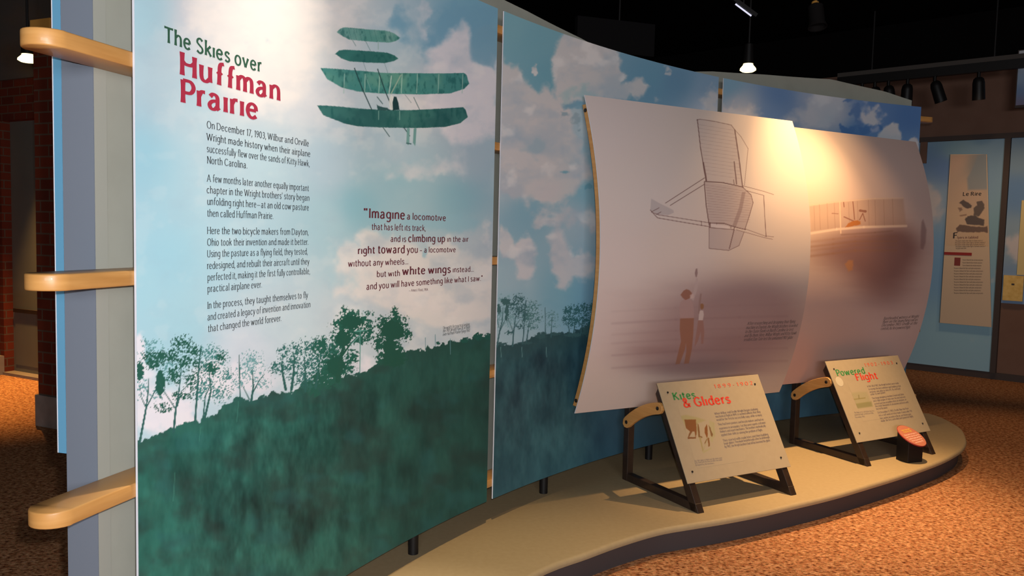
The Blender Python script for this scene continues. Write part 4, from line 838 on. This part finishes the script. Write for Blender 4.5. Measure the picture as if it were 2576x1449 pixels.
    Q([(470, 440), (500, 380), (520, 290), (528, 230), (548, 250), (548, 320), (530, 390), (500, 470)], (178, 156, 152), .85)
    Q([(515, 190), (525, 145), (540, 142), (544, 190), (534, 232), (522, 225)], (138, 112, 110), .9); Q([(464, 410), (500, 400), (505, 440), (470, 450)], (194, 166, 158), .7)
    Q([(560, 580), (575, 565), (600, 570), (606, 610), (596, 668), (552, 668)], (196, 178, 172), .85); Q([(568, 505), (590, 496), (606, 510), (604, 545), (585, 560), (572, 545)], (138, 96, 66), .9)
    Q([(548, 600), (556, 480), (570, 395), (584, 398), (574, 500), (560, 600)], (140, 112, 106), .8); Q([(548, 668), (600, 668), (612, 790), (600, 905), (580, 905), (576, 780), (546, 880), (512, 938), (520, 860), (535, 760)], (144, 104, 94), .8)
    a.mix((222, 206, 200), 0.0 * x)
    return a
pa, SA = poster('photo_poster', OA, -0.50, 1.14, PZ + .456, 2.402, art_glider, 'nearer bowed sepia poster of a kite glider flown by two men', (-0.496, 1.10))
mb = MB()
for s, x0, y0, x1, y1 in (('After researching and designing their flying', 1879, 817.5, 1999, 812), ('machine in Dayton, the Wright brothers traveled', 1876, 828, 2004.5, 822), ('to the Outer Banks in North Carolina to test', 1873.5, 838, 1994, 832), ('and fly them. Here, Wilbur Wright and Kitty Hawk', 1871.5, 848, 2002, 841), ('resident Dan Tate test the unmanned 1902 glider.', 1870, 858, 1994, 852)):
    write(mb, SA, s, (x0, y0), (x1, y1), 8.5, SERIF, 7.6, slant=.2)
mb.build('lettering', M['inkdark'], pa)

def art_flyer(S, s0, s1, z0, z1):
    a = Art(S, s0, s1, z0, z1, 320, 480); x, y = a.x, a.y; a.wx, a.wy = x, y
    a.spots([(2050, 380, (206, 184, 170)), (2250, 420, (196, 170, 162)), (2330, 600, (190, 164, 156)), (2060, 600, (196, 168, 148)), (2200, 600, (184, 154, 146)), (2340, 720, (188, 162, 154)), (2060, 800, (182, 152, 142)), (2250, 850, (190, 164, 158)), (2150, 920, (176, 150, 144)), (2000, 900, (190, 150, 138))])
    N = fbm(x / 90, y / 14, 4, 4)
    a.mix((112, 78, 76), 0.85 * sst(0.05, 1.25, a.field([(2225, 690, 90, 90, 1.0), (2180, 620, 150, 50, .7), (2270, 600, 50, 60, .4), (2100, 650, 110, 80, .4)]) + 0.12 * (N - .5)))
    X = lambda p: (1980 + p[0] / 3.6225, 280 + p[1] / 3.6225)
    a.poly([X(p) for p in ((200, 860), (400, 830), (700, 800), (1060, 795), (1085, 1040), (800, 1050), (500, 1065), (215, 1100))], (168, 134, 116), .55, 8)
    a.line([X((205, 858)), X((480, 822)), (X((800, 795))), X((1060, 790))], (206, 176, 152), 3, .6, soft=3)
    a.line([X((215, 1112)), X((450, 1075)), X((700, 1055)), X((1085, 1045))], (216, 186, 164), 6, .75, soft=4)
    a.line([X((500, 1125)), X((800, 1105)), X((960, 1090))], (120, 88, 78), 4, .5, soft=4)
    for xx, y0, y1 in ((245, 860, 1080), (295, 850, 1075), (365, 840, 1070), (430, 835, 1070), (560, 830, 1010), (640, 820, 1000), (740, 810, 1040), (800, 810, 1040), (880, 805, 1040), (960, 800, 1035)): a.line([X((xx, y0)), X((xx + 8, y1))], (138, 104, 90), 1.2, .5)
    for pts, w in (([(600, 825), (615, 985)], 2.6), ([(515, 830), (520, 870)], 2.4), ([(520, 962), (605, 1000)], 3), ([(410, 930), (465, 934)], 2), ([(480, 830), (490, 1110)], 3), ([(660, 990), (690, 930), (712, 1000)], 2.4), ([(665, 905), (715, 912)], 6)): a.line([X(p) for p in pts], (128, 84, 72) if w != 3 or pts[0][0] != 480 else (210, 176, 150), w, .85)
    a.poly([X(p) for p in ((530, 1060), (560, 1020), (600, 1000), (640, 995), (668, 1005), (672, 1030), (610, 1045))], (164, 96, 48), .9, 3, warp=1.5, wscale=5)
    for yy, al in ((1180, .2), (1225, .35), (1310, .35), (1260, .2)): a.line([X((215, yy + 10)), X((420, yy - 14)), X((620, yy - 40)), X((1000, yy - 40))], (130, 90, 66), 5, al, soft=6)
    a.poly([X(p) for p in ((525, 1390), (560, 1360), (600, 1360), (600, 1440), (560, 1460), (540, 1430))], (166, 110, 70), .7, 6, warp=2, wscale=6)
    a.poly([X(p) for p in ((1225, 1010), (1240, 985), (1255, 1030), (1270, 1080), (1262, 1200), (1240, 1260), (1215, 1250), (1218, 1100))], (104, 76, 78), .45, 6)
    return a
pb, SB = poster('photo_poster', OB, -0.55, 1.10, PZ + .456, 2.40, art_flyer, 'farther bowed sepia poster of a powered flyer on sand', (-0.54, 1.06))
mb = MB()
for s, x0, y0, x1, y1 in (('Bareheaded, witness at Wright', 2222, 804.5, 2310, 798.5), ('flyer on the launching rail as', 2219, 813, 2307, 807), ('December 1903. Orville at the', 2217, 821.5, 2306, 815.5), ('controls, his first powered flight', 2214.5, 830, 2288, 826)): write(mb, SB, s, (x0, y0), (x1, y1), 7.5, SERIF, 7.6, slant=.2)
mb.build('lettering', M['inkdark'], pb)

# ================================================================== reading stands
TILT = math.radians(30)
def stand(FLp, FRp, RLp, art, label, s0=-0.035, s1=0.757, v0=0.166, v1=0.744):
    A = onz(*FLp, PZ); B = onz(*FRp, PZ); t = (B - A) / np.linalg.norm(B - A); n = V3(t[1], -t[0], 0); wd = np.linalg.norm(B - A); R0 = onz(*RLp, PZ); dp = -float((R0 - A) @ n)
    up = -n * math.sin(TILT) + V3(0, 0, math.cos(TILT)); S = PlaneSurf(A + n * 0.03, t, up)
    e = empty('reading_stand', (A + B) / 2 - n * dp / 2, label, 'reading stand', 'tilted reading stands on the platform')
    e['kind'] = 'thing'
    for q in (0.0, wd):
        Fp = A + t * q; Rp = Fp - n * dp; w = 0.045
        fr = MB()
        fr.bar(Rp + V3(0, 0, 0.0), Rp + V3(0, 0, 2.02 - PZ), w, w, t)                     # post, runs up behind the poster
        fr.bar(Rp + n * w / 2 + V3(0, 0, 0.0235), Fp + n * 0.0 + V3(0, 0, 0.0235), w, w, t)  # foot bar
        b0 = Fp - n * 0.002 + V3(0, 0, 0.0); C_ = [b0 + n * 0.025, b0 - n * 0.03, S.at(q, 0.72, -0.006) - n * 0.052 + t * 0 - t * q + t * 0, S.at(q, 0.735, -0.006) - t * q]
        lo = S.at(0.0, 0.0, -0.006); L = [Fp + n * 0.023, Fp - n * 0.035, S.at(0.0, 0.70, -0.054) + t * q, S.at(0.0, 0.73, -0.0062) + t * q]
        fr.prism([p_ - t * w / 2 for p_ in L], t * w)
        fr.build('side_frame', M['metal'], e, bevel=0.003)
        # curved maple arm on the outside of the frame
        sg = -1 if q == 0 else 1
        P0 = Rp + n * 0.012 + V3(0, 0, 0.35); P1 = S.at(q, 0.605, -0.03); P1 = np.array([*(P1[:2]), P1[2]])
        ctr = (P0 + P1) / 2 + V3(0, 0, 0.055) - (P1 - P0) * 0.05; pts = [P0 * (1 - k) ** 2 + 2 * k * (1 - k) * ctr + P1 * k * k for k in np.linspace(-0.045, 1.05, 22)]
        Vv = []; hw = 0.034
        off = t * sg * (w / 2 + 0.0005); th = t * sg * 0.022
        ring_hi = []; ring_lo = []
        for k in range(len(pts)):
            d = pts[min(k + 1, len(pts) - 1)] - pts[max(k - 1, 0)]; d /= np.linalg.norm(d); nn = np.cross(d, t); nn /= np.linalg.norm(nn)
            r = min(1.0, math.sqrt(max(0.0, 1 - max(0, 1 - k / 2.0) ** 2)) if k < 2 else 1.0, math.sqrt(max(0.0, 1 - max(0, 1 - (len(pts) - 1 - k) / 2.0) ** 2)) if k > len(pts) - 3 else 1.0)
            r = max(r, 0.35); ring_hi.append(pts[k] + nn * hw * r); ring_lo.append(pts[k] - nn * hw * r)
        loop = ring_hi + ring_lo[::-1]
        m = MB(); Nn = len(loop); m.add([p_ + off for p_ in loop] + [p_ + off + th for p_ in loop], [(i, (i + 1) % Nn, Nn + (i + 1) % Nn, Nn + i) for i in range(Nn)] + [(b_ + i, b_ + i + 1, b_ + Nn - 2 - i, b_ + Nn - 1 - i) for b_ in (0, Nn) for i in range(Nn // 2 - 1)])
        arm = m.build('curved_arm', M['wood'], e, bevel=0.003)
        for k in (2, len(pts) - 3): MB().lathe(pts[k] + off + th, t * sg, [(-0.002, 0), (-0.002, 0.011), (0.003, 0.011), (0.005, 0.008), (0.005, 0)]).build('bolt', M['bolt'], arm, auto=40)
    slab(MB(), S, s0, s1, v0, v1, -0.006, 0.0).build('sign_board', M['sign'], e, bevel=0.0015)
    art(e, S)
    for u in (s0 + 0.055, s1 - 0.055):
        for v in (v0 + 0.06, v1 - 0.06): MB().lathe(S.at(u, v, 0), S.n, [(-0.002, 0), (-0.002, 0.0062), (0.003, 0.0058), (0.005, 0.004), (0.0055, 0)]).build('screw', M['bolt'], e, auto=40)
    return e, S

def lines(mb, S, f, rows, h, **k):
    for s, x0, y0, x1, y1 in rows: write(mb, S, s, f(x0, y0), f(x1, y1), h, TINY, 7.6, off=0.0012, **k)

def sign_kites(e, S):
    X = lambda p, q: (1560 + p / 3.623, 920 + q / 3.623); g, r, d, b, l = MB(), MB(), MB(), MB(), MB()
    write(d, S, '1899-1902', X(858, 205), X(1212, 172), 9.5, TINY, 7.2, off=.0012, track=2.2)
    write(g, S, 'Kıtes', X(488, 313), X(692, 296), 19, BOLD, 7.2, off=.0010); write(r, S, '& Glıders', X(580, 381), X(1010, 338), 23, BOLD, 7.2, off=.0014)
    lines(b, S, X, (('When Wilbur and Orville Wright began studying', 862, 447, 1255, 402), ('mechanical flight in 1899, it seemed unlikely that they', 872, 474, 1280, 427), ('would be the first to successfully copy, while so many', 880, 503, 1293, 456),
                    ('They had been printers and bicycle makers and had no', 893, 545, 1308, 497), ('experience in aeronautics. Yet they were superb craftsmen', 905, 582, 1325, 526), ('thinkers and expert mechanics. The brothers methodically', 912, 611, 1328, 555), ('applied their skills to solving the problem of flight.', 922, 641, 1300, 592),
                    ('They started with crude kites and then building', 938, 692, 1350, 632), ('larger gliders. They made breakthroughs after breakthrough.', 948, 719, 1365, 657), ('By 1902, the Wright brothers had all but invented the glider.', 955, 749, 1372, 687)), 6.0)
    lines(l, S, X, (('The 1902 glider in flight over the dunes near', 678, 876, 930, 845), ('Kitty Hawk with the new movable rear rudder', 682, 893, 932, 862), ('designed by the brothers.', 688, 912, 860, 893)), 4.2)
    for m, k, lab in ((g, 'sgreen', 'green word of the heading'), (r, 'sred', 'red words of the heading'), (d, 'sdate', 'rust coloured dates'), (b, 'stext', 'small body text'), (l, 'slight', 'pale caption')): tag(m.build('lettering', M[k], e), lab)
    a = Art(S, 0.06, 0.42, 0.24, 0.61, 150, 150, off=.0004); a.fill((158, 142, 118))
    P = lambda pts, c, al=.9, sf=2.5, w=.8: a.poly([X(*p) for p in pts], c, al, sf, warp=w, wscale=5)
    P(((548, 460), (600, 448), (700, 470), (780, 498), (720, 520), (690, 540), (700, 560), (640, 540), (600, 560)), (146, 136, 92), .7, 5)
    P(((810, 495), (860, 520), (868, 640), (850, 660), (840, 700), (826, 690), (820, 600)), (152, 144, 106), .7, 4)
    P(((585, 490), (690, 490), (700, 590), (690, 660), (676, 600), (640, 600), (600, 570)), (116, 72, 40), .95)
    P(((640, 590), (660, 600), (630, 650), (690, 650), (690, 664), (612, 668)), (112, 74, 46), .9, 1.5)
    P(((700, 520), (718, 540), (730, 640), (750, 648), (748, 660), (714, 650)), (110, 78, 46), .9, 1.5); P(((770, 570), (790, 530), (796, 560), (798, 640), (790, 660), (772, 610)), (118, 72, 38), .95, 1.5); P(((806, 540), (820, 560), (846, 630), (838, 650), (826, 630)), (110, 78, 48), .9, 1.5)
    P(((720, 650), (735, 650), (760, 770), (750, 784)), (142, 128, 84), .8, 2); P(((770, 700), (800, 650), (806, 660), (772, 716)), (112, 76, 44), .9, 1.5); P(((796, 660), (812, 660), (820, 730), (806, 740)), (116, 78, 44), .9, 1.5); P(((750, 780), (832, 746), (830, 758), (760, 800)), (152, 142, 104), .8, 2)
    for q in (((706, 500), (700, 620)), ((760, 770), (800, 650)), ((850, 520), (858, 640)), ((590, 570), (606, 680))): a.line([X(*p) for p in q], (148, 138, 102), 2.4, .6)
    a.build('picture', e)

def sign_flight(e, S):
    X = lambda p, q: (2080 + p / 4.997, 890 + q / 4.997); g, r, d, b, l = MB(), MB(), MB(), MB(), MB()
    write(d, S, '1902-1903', X(478, 161), X(832, 128), 8.5, TINY, 7.2, off=.0012, track=2.2)
    write(g, S, 'Powered', X(130, 279), X(484, 245), 16, SEMI, 7.2, off=.0010); write(r, S, 'Flıght', X(376, 338), X(642, 312), 17.5, SEMI, 7.2, off=.0014)
    lines(b, S, X, (('In the fall of 1902, the Wright brothers were ready', 510, 420, 905, 377), ('to attempt the most ambitious goal: building a true', 525, 456, 930, 412), ('airplane, one able to take off, fly and land', 540, 491, 925, 447), ('under its own power.', 550, 522, 740, 494),
                    ('They began designing a machine of wood and fabric', 570, 571, 970, 517), ('and a light engine of their own. No one had ever', 585, 604, 990, 550), ('worked out how propellers drive an airplane, so', 600, 641, 1000, 582), ('they made thousands of calculations and tests until', 610, 671, 1025, 616), ('they had the answer.', 622, 705, 765, 684),
                    ('On December 17, 1903, Orville flew the Flyer', 640, 751, 1030, 695), ('into a stiff wind at Kitty Hawk. It was only 120', 655, 786, 1070, 727), ('feet, twelve seconds in the air, yet history was', 670, 822, 1060, 767), ('made: the first controlled and powered flight.', 682, 855, 1090, 794)), 5.0)
    lines(l, S, X, (('The flyer on its rail before the first', 345, 748, 596, 724), ('powered flight at Kill Devil Hills,', 350, 775, 590, 752), ('December 1903.', 358, 805, 480, 795)), 4.0)
    for m, k, lab in ((g, 'sgreen', 'green word of the heading'), (r, 'sred', 'red word of the heading'), (d, 'sdate', 'rust coloured dates'), (b, 'stext', 'small body text'), (l, 'slight', 'pale caption')): tag(m.build('lettering', M[k], e), lab)
    a = Art(S, 0.10, 0.34, 0.30, 0.58, 110, 120, off=.0004); a.fill((158, 142, 118)); P = lambda pts, c, al=.9, sf=3: a.poly([X(*p) for p in pts], c, al, sf)
    P(((242, 500), (390, 480), (500, 478), (530, 540), (575, 660), (320, 697), (290, 640)), (146, 137, 106), .8, 8); P(((296, 640), (560, 600), (575, 660), (320, 697)), (122, 116, 80), .8, 5); a.line([X(330, 575), X(480, 555)], (128, 116, 76), 3, .8); a.line([X(400, 520), X(405, 560)], (120, 110, 76), 3, .7); a.line([X(330, 640), X(520, 610)], (128, 122, 80), 2, .7)
    a.build('picture', e)
    cu, cv, _ = S.inv(*X(160, 350)); MB().lathe(S.at(cu, cv, 0), S.n, [(0, 0.0001), (0.0008, 0.0001), (0.0008, 0.034), (0, 0.0345)], 32).build('sticker_glare', mat('sticker_glare_tone', (184, 172, 150), 0.2, 0.5), e)  # disc sticker with its glare put into a paler colour

s1, _ = stand((1757, 1288), (1990, 1243), (1601, 1203), sign_kites, 'nearer tilted stand about kites and gliders in green and red')
s2, _ = stand((2180, 1171), (2342, 1141), (2002, 1115), sign_flight, 'farther tilted stand about powered flight beside the red disc')

# small black pedestal with a slanted red disc
pc = onz(2286, 1162, PZ); PT2 = TD; v = CAM - pc; v /= np.linalg.norm(v)
rgt = np.cross(-v, [0, 0, 1]); rgt /= np.linalg.norm(rgt); upv = np.cross(rgt, -v)
mn = 0.5 * rgt + 0.866 * upv; nd = 0.44 * v + 0.90 * mn; nd /= np.linalg.norm(nd)
dc = atdepth(2294, 1095.5, depth(pc) + 0.02)
e = empty('disc_pedestal', (pc[0], pc[1], PZ), 'short black pedestal carrying a slanted salmon red disc in front of the powered flight stand', 'pedestal')
hx = 0.064; ax = np.array([math.cos(.35), math.sin(.35), 0]); ay = np.array([-ax[1], ax[0], 0]); base = np.array([dc[0] - 0.01, dc[1], PZ + .0005])
cor = [base - ax * hx - ay * hx * .8, base + ax * hx - ay * hx * .8, base + ax * hx + ay * hx * .8, base - ax * hx + ay * hx * .8]
top = [np.array([p[0], p[1], dc[2] - 0.011 / nd[2] - ((p[:2] - dc[:2]) @ nd[:2]) / nd[2]]) for p in cor]
MB().add(cor + top, [(3, 2, 1, 0), (4, 5, 6, 7)] + [(i, (i + 1) % 4, 4 + (i + 1) % 4, 4 + i) for i in range(4)]).build('pedestal_box', M['black'], e, bevel=0.004)
MB().lathe(dc, nd, [(-0.010, 0), (-0.010, 0.099), (-0.004, 0.103), (-0.0005, 0.101)], 48).build('disc_rim', M['discrim'], e, auto=40)
dk = MB().lathe(dc, nd, [(-0.002, 0.1), (0.0, 0.099), (0.0003, 0)], 48).build('disc_face', M['disc'], e)
DS = PlaneSurf(dc, np.cross([0, 0, 1], nd) / np.linalg.norm(np.cross([0, 0, 1], nd)), np.cross(nd, np.cross([0, 0, 1], nd) / np.linalg.norm(np.cross([0, 0, 1], nd))))
ly, lp = MB(), MB()
Xd = lambda p, q: (2080 + p / 4.997, 890 + q / 4.997)
def dwrite(m, s, v_, wdt, h):
    k = h / 7.6; adv = 0; it = []
    for ch in s:
        q, w_ = gl(ch, SANS); it.append((adv, q)); adv += w_ + .4
    for a_, q in it:
        for quad in q:
            A_ = np.array([((a_ + x_) / adv * wdt - wdt / 2, v_ + y_ * k) for x_, y_ in quad]); m.add(DS.at(A_[:, 0], A_[:, 1], .0012), [(0, 1, 2, 3)])
dwrite(ly, 'Listen to the sound', .050, .105, .013); dwrite(ly, 'of the first flight', .032, .10, .013)
for i, s in enumerate(('Please press the button to', 'hear the story of how the', 'brothers built and flew', 'the first powered flyer', 'one morning in 1903')): dwrite(lp, s, .008 - i * .0185, (.15, .16, .15, .13, .10)[i], .011)
tag(ly.build('lettering', M['yellow'], dk), 'yellow lines'); tag(lp.build('lettering', M['pale'], dk), 'pale pink lines')

# ================================================================== far wall displays
def far_panel(name, u0, u1, v0, v1, label, spots, clouds):
    e = empty(name, FAR.at(np.array((u0 + u1) / 2), np.array(v0), .02), label, 'wall panel', 'blue sky panels on the far wall')
    slab(MB(), FAR, u0, u1, v0, v1, 0.001, 0.03).build('board', M['board'], e)
    a = Art(FAR, u0, u1, v0, v1, 90, 180, off=.031); a.spots(spots)
    f = a.field(clouds) + 0.6 * (fbm(a.x / 40, a.y / 60, 4, 9) - .5); a.mix((206, 190, 186), .8 * sst(.35, .9, f)); a.build('print', e); return e
far_panel('sky_panel', -0.9, 0.922, 0.086, 2.883, 'blue sky panel on the far wall behind the folk of text board', [(2400, 380, (140, 170, 180)), (2350, 500, (150, 170, 190)), (2360, 650, (120, 160, 196)), (2400, 870, (150, 186, 200)), (2510, 600, (130, 166, 180)), (2380, 420, (110, 140, 186))],
          [(2340, 520, 30, 60, 1.0), (2520, 700, 20, 60, .8), (2440, 860, 60, 20, .4)])['label'] = 'tall blue sky panel on the far wall, reaching the baseboard'
far_panel('sky_panel', 0.99, 2.9, 0.93, 2.883, 'shorter blue sky panel on the far wall, right of the dark upright', [(2560, 400, (126, 150, 170)), (2560, 480, (100, 134, 176)), (2550, 600, (140, 160, 176)), (2560, 740, (120, 146, 180))], [(2560, 620, 40, 50, 1.1)])

# tapered text board standing off the tall blue panel
TS = PlaneSurf(FAR.at(np.array(0.0), np.array(0.0), .085), FT, (0, 0, 1))
cq = [TS.inv(*c)[:2] for c in ((2391, 388), (2483, 388), (2494, 823), (2364, 812))]
e = empty('text_board', TS.at(np.array(cq[3][0] + .25), np.array(cq[3][1])), 'tall tapered tan text board with a dark cartoon print on the far wall', 'text board')
L = [TS.at(np.array(q[0]), np.array(q[1]), -0.012) for q in cq]; MB().prism(L, TS.n * 0.012).build('board', mat('tan_board', (206, 178, 150), 0.6), e)
for v in (0.9, 2.3): MB().tube(TS.at(np.array(.6), np.array(v), -.012), TS.at(np.array(.6), np.array(v), -.0532), 0.02).build('spacer', M['metal'], e)
class TaperArt(Art): pass
a = TaperArt(TS, 0.36, 0.86, 1.60, 2.70, 110, 200, off=.0006)
def _taper(a):                                            # keep the picture inside the tapered outline
    P = a.P - TS.O; v = P[:, 2]; u = P @ TS.t; k = (v - cq[3][1]) / (cq[0][1] - cq[3][1]); lo = cq[3][0] + (cq[0][0] - cq[3][0]) * k; hi = cq[2][0] + (cq[1][0] - cq[2][0]) * k
    un = (u - u.min()) / (u.max() - u.min()); nu_ = lo + .01 + un * (hi - lo - .02); a.P = TS.at(nu_, v, .0006); a.x, a.y = project(a.P)
_taper(a); a.spots([(2400, 400, (206, 170, 146)), (2470, 420, (140, 142, 142)), (2440, 480, (200, 168, 144)), (2420, 560, (208, 176, 146)), (2470, 600, (206, 172, 138))])
XL = lambda p, q: (2290 + p / 4.829, 360 + q / 4.829)
a.poly([XL(*p) for p in ((820, 150), (950, 130), (950, 560), (700, 570), (690, 430), (760, 300))], (140, 146, 150), .85, 8)
for pts, c in ((((590, 730), (640, 690), (700, 720), (750, 760), (740, 790), (690, 800), (640, 770)), (74, 66, 68)), (((770, 790), (810, 760), (800, 710), (870, 705), (905, 760), (905, 800), (870, 850), (830, 890), (770, 880)), (84, 74, 72)), (((660, 930), (700, 890), (780, 880), (900, 930), (890, 1000), (780, 1000), (690, 980)), (72, 64, 66)), (((560, 1040), (600, 990), (680, 1000), (800, 1020), (940, 1010), (940, 1085), (700, 1080), (570, 1080)), (96, 76, 70)), (((580, 790), (620, 780), (640, 810), (600, 830)), (130, 104, 92)), (((590, 880), (680, 860), (690, 880), (600, 890)), (140, 108, 92))):
    a.poly([XL(*p) for p in pts], c, .8, 3, warp=2.5, wscale=7)
a.build('picture', e)
mk, mrd, mtx = MB(), MB(), MB()
write(mk, TS, 'Le Rire', XL(636, 640), XL(862, 636), 9, BOLD, 7.2); write(mk, TS, 'F', XL(515, 1158), XL(570, 1154), 14, BOLD, 7.2)
write(mrd, TS, 'lyers in tabloid', XL(572, 1160), XL(822, 1158), 6, SANS, 7.6)
for i, (x0, x1) in enumerate(((545, 880), (540, 910), (540, 900), (545, 910), (550, 680))): write(mtx, TS, 'The papers made rather light of all who tried to fly'[: 50 if i < 4 else 22], XL(x0, 1195 + i * 23), XL(x1, 1192 + i * 23), 3.4, TINY, 7.6)
X8 = lambda p, q: (2276 + p / 2.0133, 240 + q / 2.0133)
for i in range(13): write(mtx, TS, 'The press followed the flyers with jokes and pictures', X8(292 if i < 3 else 248, 836 + i * 14), X8(396 - (i % 4) * 4, 836 + i * 14 + 1), 3.4, TINY, 7.6)
tag(mk.build('lettering', M['inkdark'], e), 'bold black letters'); tag(mrd.build('lettering', M['maroon'], e), 'red line'); tag(mtx.build('lettering', M['inkbrown'], e), 'fine brown text')
q = [TS.inv(*X8(*p))[:2] for p in ((200, 807), (340, 800))]; slab(MB(), TS, q[0][0], q[1][0], q[0][1], q[0][1] + .035, .0005, .006).build('rule_bar', M['discrim'], e)
q = [TS.inv(*X8(*p))[:2] for p in ((250, 862), (283, 822))]; slab(MB(), TS, q[0][0], q[1][0], q[0][1], q[1][1], .0004, .0012).build('initial_block', mat('brick_red_ink', (130, 56, 52), .7), e)

# small framed card and cream strip at the picture's right edge
e = empty('framed_card', FAR.at(np.array(1.1), np.array(.95), .05), 'small ochre card hanging under the cream strip on the far wall', 'card')
slab(MB(), FAR, 1.005, 1.21, 0.965, 1.265, 0.0325, 0.06).build('card', M['card'], e)
slab(MB(), FAR, 1.09, 1.12, 1.15, 1.17, 0.0601, 0.0615).build('ink_mark', M['inkdark'], e)
o = slab(MB(), FAR, 1.135, 1.7, 1.275, 2.15, 0.0325, 0.05).build('cream_board', M['cream']); tag(o, 'tall cream board at the right edge of the far wall panels', 'board')
bs = PlaneSurf(FAR.at(np.array(0.0), np.array(0.0), .35), FT, (0, 0, 1)); q0 = bs.inv(2552, 272); q1 = bs.inv(2563, 126)
e = empty('hanging_banner', bs.at(np.array(q0[0] + .4), np.array(q0[1])), 'pale blue hanging panel at the top right corner', 'banner')
slab(MB(), bs, q0[0], q0[0] + 1.0, q0[1], q1[1], -.03, 0).build('panel', M['skirting'], e)
a = Art(bs, q0[0] + .01, q0[0] + .99, q0[1] + .03, q1[1] - .01, 60, 60, off=.001); a.spots([(2565, 140, (196, 196, 200)), (2565, 200, (150, 172, 196)), (2565, 230, (110, 140, 180)), (2565, 260, (130, 120, 146))]); a.build('print', e)
for u in (.2, .8): MB().tube(bs.at(np.array(q0[0] + u), np.array(q1[1]), -.015), bs.at(np.array(q0[0] + u), np.array(4.4), -.015), .006).build('hanger', M['black'], e)

# ================================================================== ceiling fittings
ts = PlaneSurf(FAR.at(np.array(0.0), np.array(0.0), .80), FT, (0, 0, 1))
qa = ts.inv(2150, 197); qb = ts.inv(2556, 143); zt0 = (qa[1] + qb[1]) / 2
e = empty('lighting_track', ts.at(np.array(.3), np.array(zt0)), 'black lighting track with pale upper edge hanging before the far wall', 'track')
MB().box(ts.at(np.array(qa[0] - .2), np.array(zt0 - .10), -.03), ts.t * (qb[0] - qa[0] + .3), (0, 0, .10), ts.n * .06).build('rail', M['black'], e)
MB().box(ts.at(np.array(qa[0] - .2), np.array(zt0 + .001), -.03), ts.t * (qb[0] - qa[0] + .3), (0, 0, .05), ts.n * .06).build('top_strip', M['lintel'], e)
for u in (-.4, .9): MB().tube(ts.at(np.array(u), np.array(zt0 + .05), 0), ts.at(np.array(u), np.array(4.4), 0), .012).build('hanger', M['black'], e)
order = ['first black track lamp from the right on the far track', 'second black track lamp from the right, tilted, on the far track', 'third black track lamp from the right on the far track', 'fourth black track lamp from the right, flared, on the far track', 'fifth black track lamp from the right on the far track', 'last black track lamp at the left of the far track']
for k, (x, dx) in enumerate(((2462, .02), (2352, .30), (2284, -.06), (2236, .12), (2202, .12), (2170, .1))):
    u = ts.inv(x, 195)[0]; p = ts.at(np.array(u), np.array(zt0 - .10), 0); e = empty('track_lamp', p, order[k], 'track lamp', 'black lamps on the far lighting track')
    MB().tube(p, p - V3(0, 0, .07), .018).build('stem', M['black'], e, auto=40)
    dr = V3(0, 0, -1) + FT * dx - FN * 0.18; dr /= np.linalg.norm(dr); j = p - V3(0, 0, .055)
    MB().lathe(j, dr, [(0, 0.001), (0.0, .03), (0.02, .052), (0.06, .062), (0.25, .066), (0.25, .058), (0.2, .055), (0.2, .001)], 28).build('can', M['black'], e, auto=40)

def downlight(name, c, r, label, dr=(0, 0, -1), cl=4.4):
    e = empty(name, c, label, 'ceiling lamp'); c = np.array(c, float)
    MB().lathe(c, dr, [(-.2, .02), (-.19, r * .5), (-.05, r * .62), (-.012, r * .66), (-.012, r * .6), (-.04, r * .5)], 36).build('shade', M['black'], e, auto=40)
    MB().lathe(c, dr, [(-.03, .0001), (-.03, r * .5), (.0, r * .62), (.03, r * .95), (.046, r * .98), (.06, r * .7), (.062, .0001)], 36).build('lens', M['glow'], e, auto=60)
    MB().tube(c + V3(0, 0, .14), (c[0], c[1], cl), .01).build('drop_rod', M['black'], e)
downlight('ceiling_downlight', atdepth(1882, 164, 7.5), 0.075, 'small glowing round downlight hanging above the right murals')
downlight('ceiling_downlight', atdepth(70, 140, 7.6), 0.088, 'glowing downlight before the brick wall at the left')
tp, tq = atdepth(1850, 10, 6.5), atdepth(1890, 40, 6.5)
e = empty('glowing_conduit', (tp + tq) / 2, 'thin white conduit high in the dark ceiling, its glint made to glow', 'conduit'); MB().tube(tp, tq, .0065).build('tube', M['tube'], e)  # a conduit rather than a lamp; its glint is drawn as a glow
hd = (tq - tp) / np.linalg.norm(tq - tp); MB().bar(tp + V3(0, 0, .03) - hd * .05, tq + V3(0, 0, .03) + hd * .05, .03, .03, (0, 1, 0)).build('conduit_bar', M['black'], e); m_ = (tp + tq) / 2; MB().tube(m_ + V3(0, 0, .04), (m_[0], m_[1], 4.4), .008).build('drop_rod', M['black'], e)
c = atdepth(2056, 62, 6.6); e = empty('ceiling_spotlight', c, 'unlit black spotlight with an ochre socket in the dark ceiling', 'spotlight')
MB().lathe(c, (0.05, -.25, -1), [(-.18, .03), (-.16, .06), (-.02, .062), (.02, .075), (.025, .075), (.02, .066), (-.02, .058)], 32).build('can', M['dark'], e, auto=40)
MB().lathe(c, (0.05, -.25, -1), [(-.2, .001), (-.2, .028), (-.175, .031), (-.165, .02)], 24).build('socket', M['gold'], e, auto=40); MB().tube(c + V3(0, .03, .18), (c[0], c[1] + .03, 4.4), .01).build('drop_rod', M['black'], e)
c0, c1 = atdepth(1452, 95, 7.4), atdepth(1640, 150, 8.2)
o = MB().box((c0[0], c0[1], c0[2] - .1), (.75, .25, 0), (0, 0, .3), (-.02, .06, 0)).build('ceiling_baffle', M['baffle']); tag(o, 'dull charcoal baffle hanging above the middle mural', 'baffle')
MB().tube((c0[0] + .4, c0[1] + .16, c0[2] + .2), (c0[0] + .4, c0[1] + .16, 4.4), .01).build('drop_rod', M['black'], o)
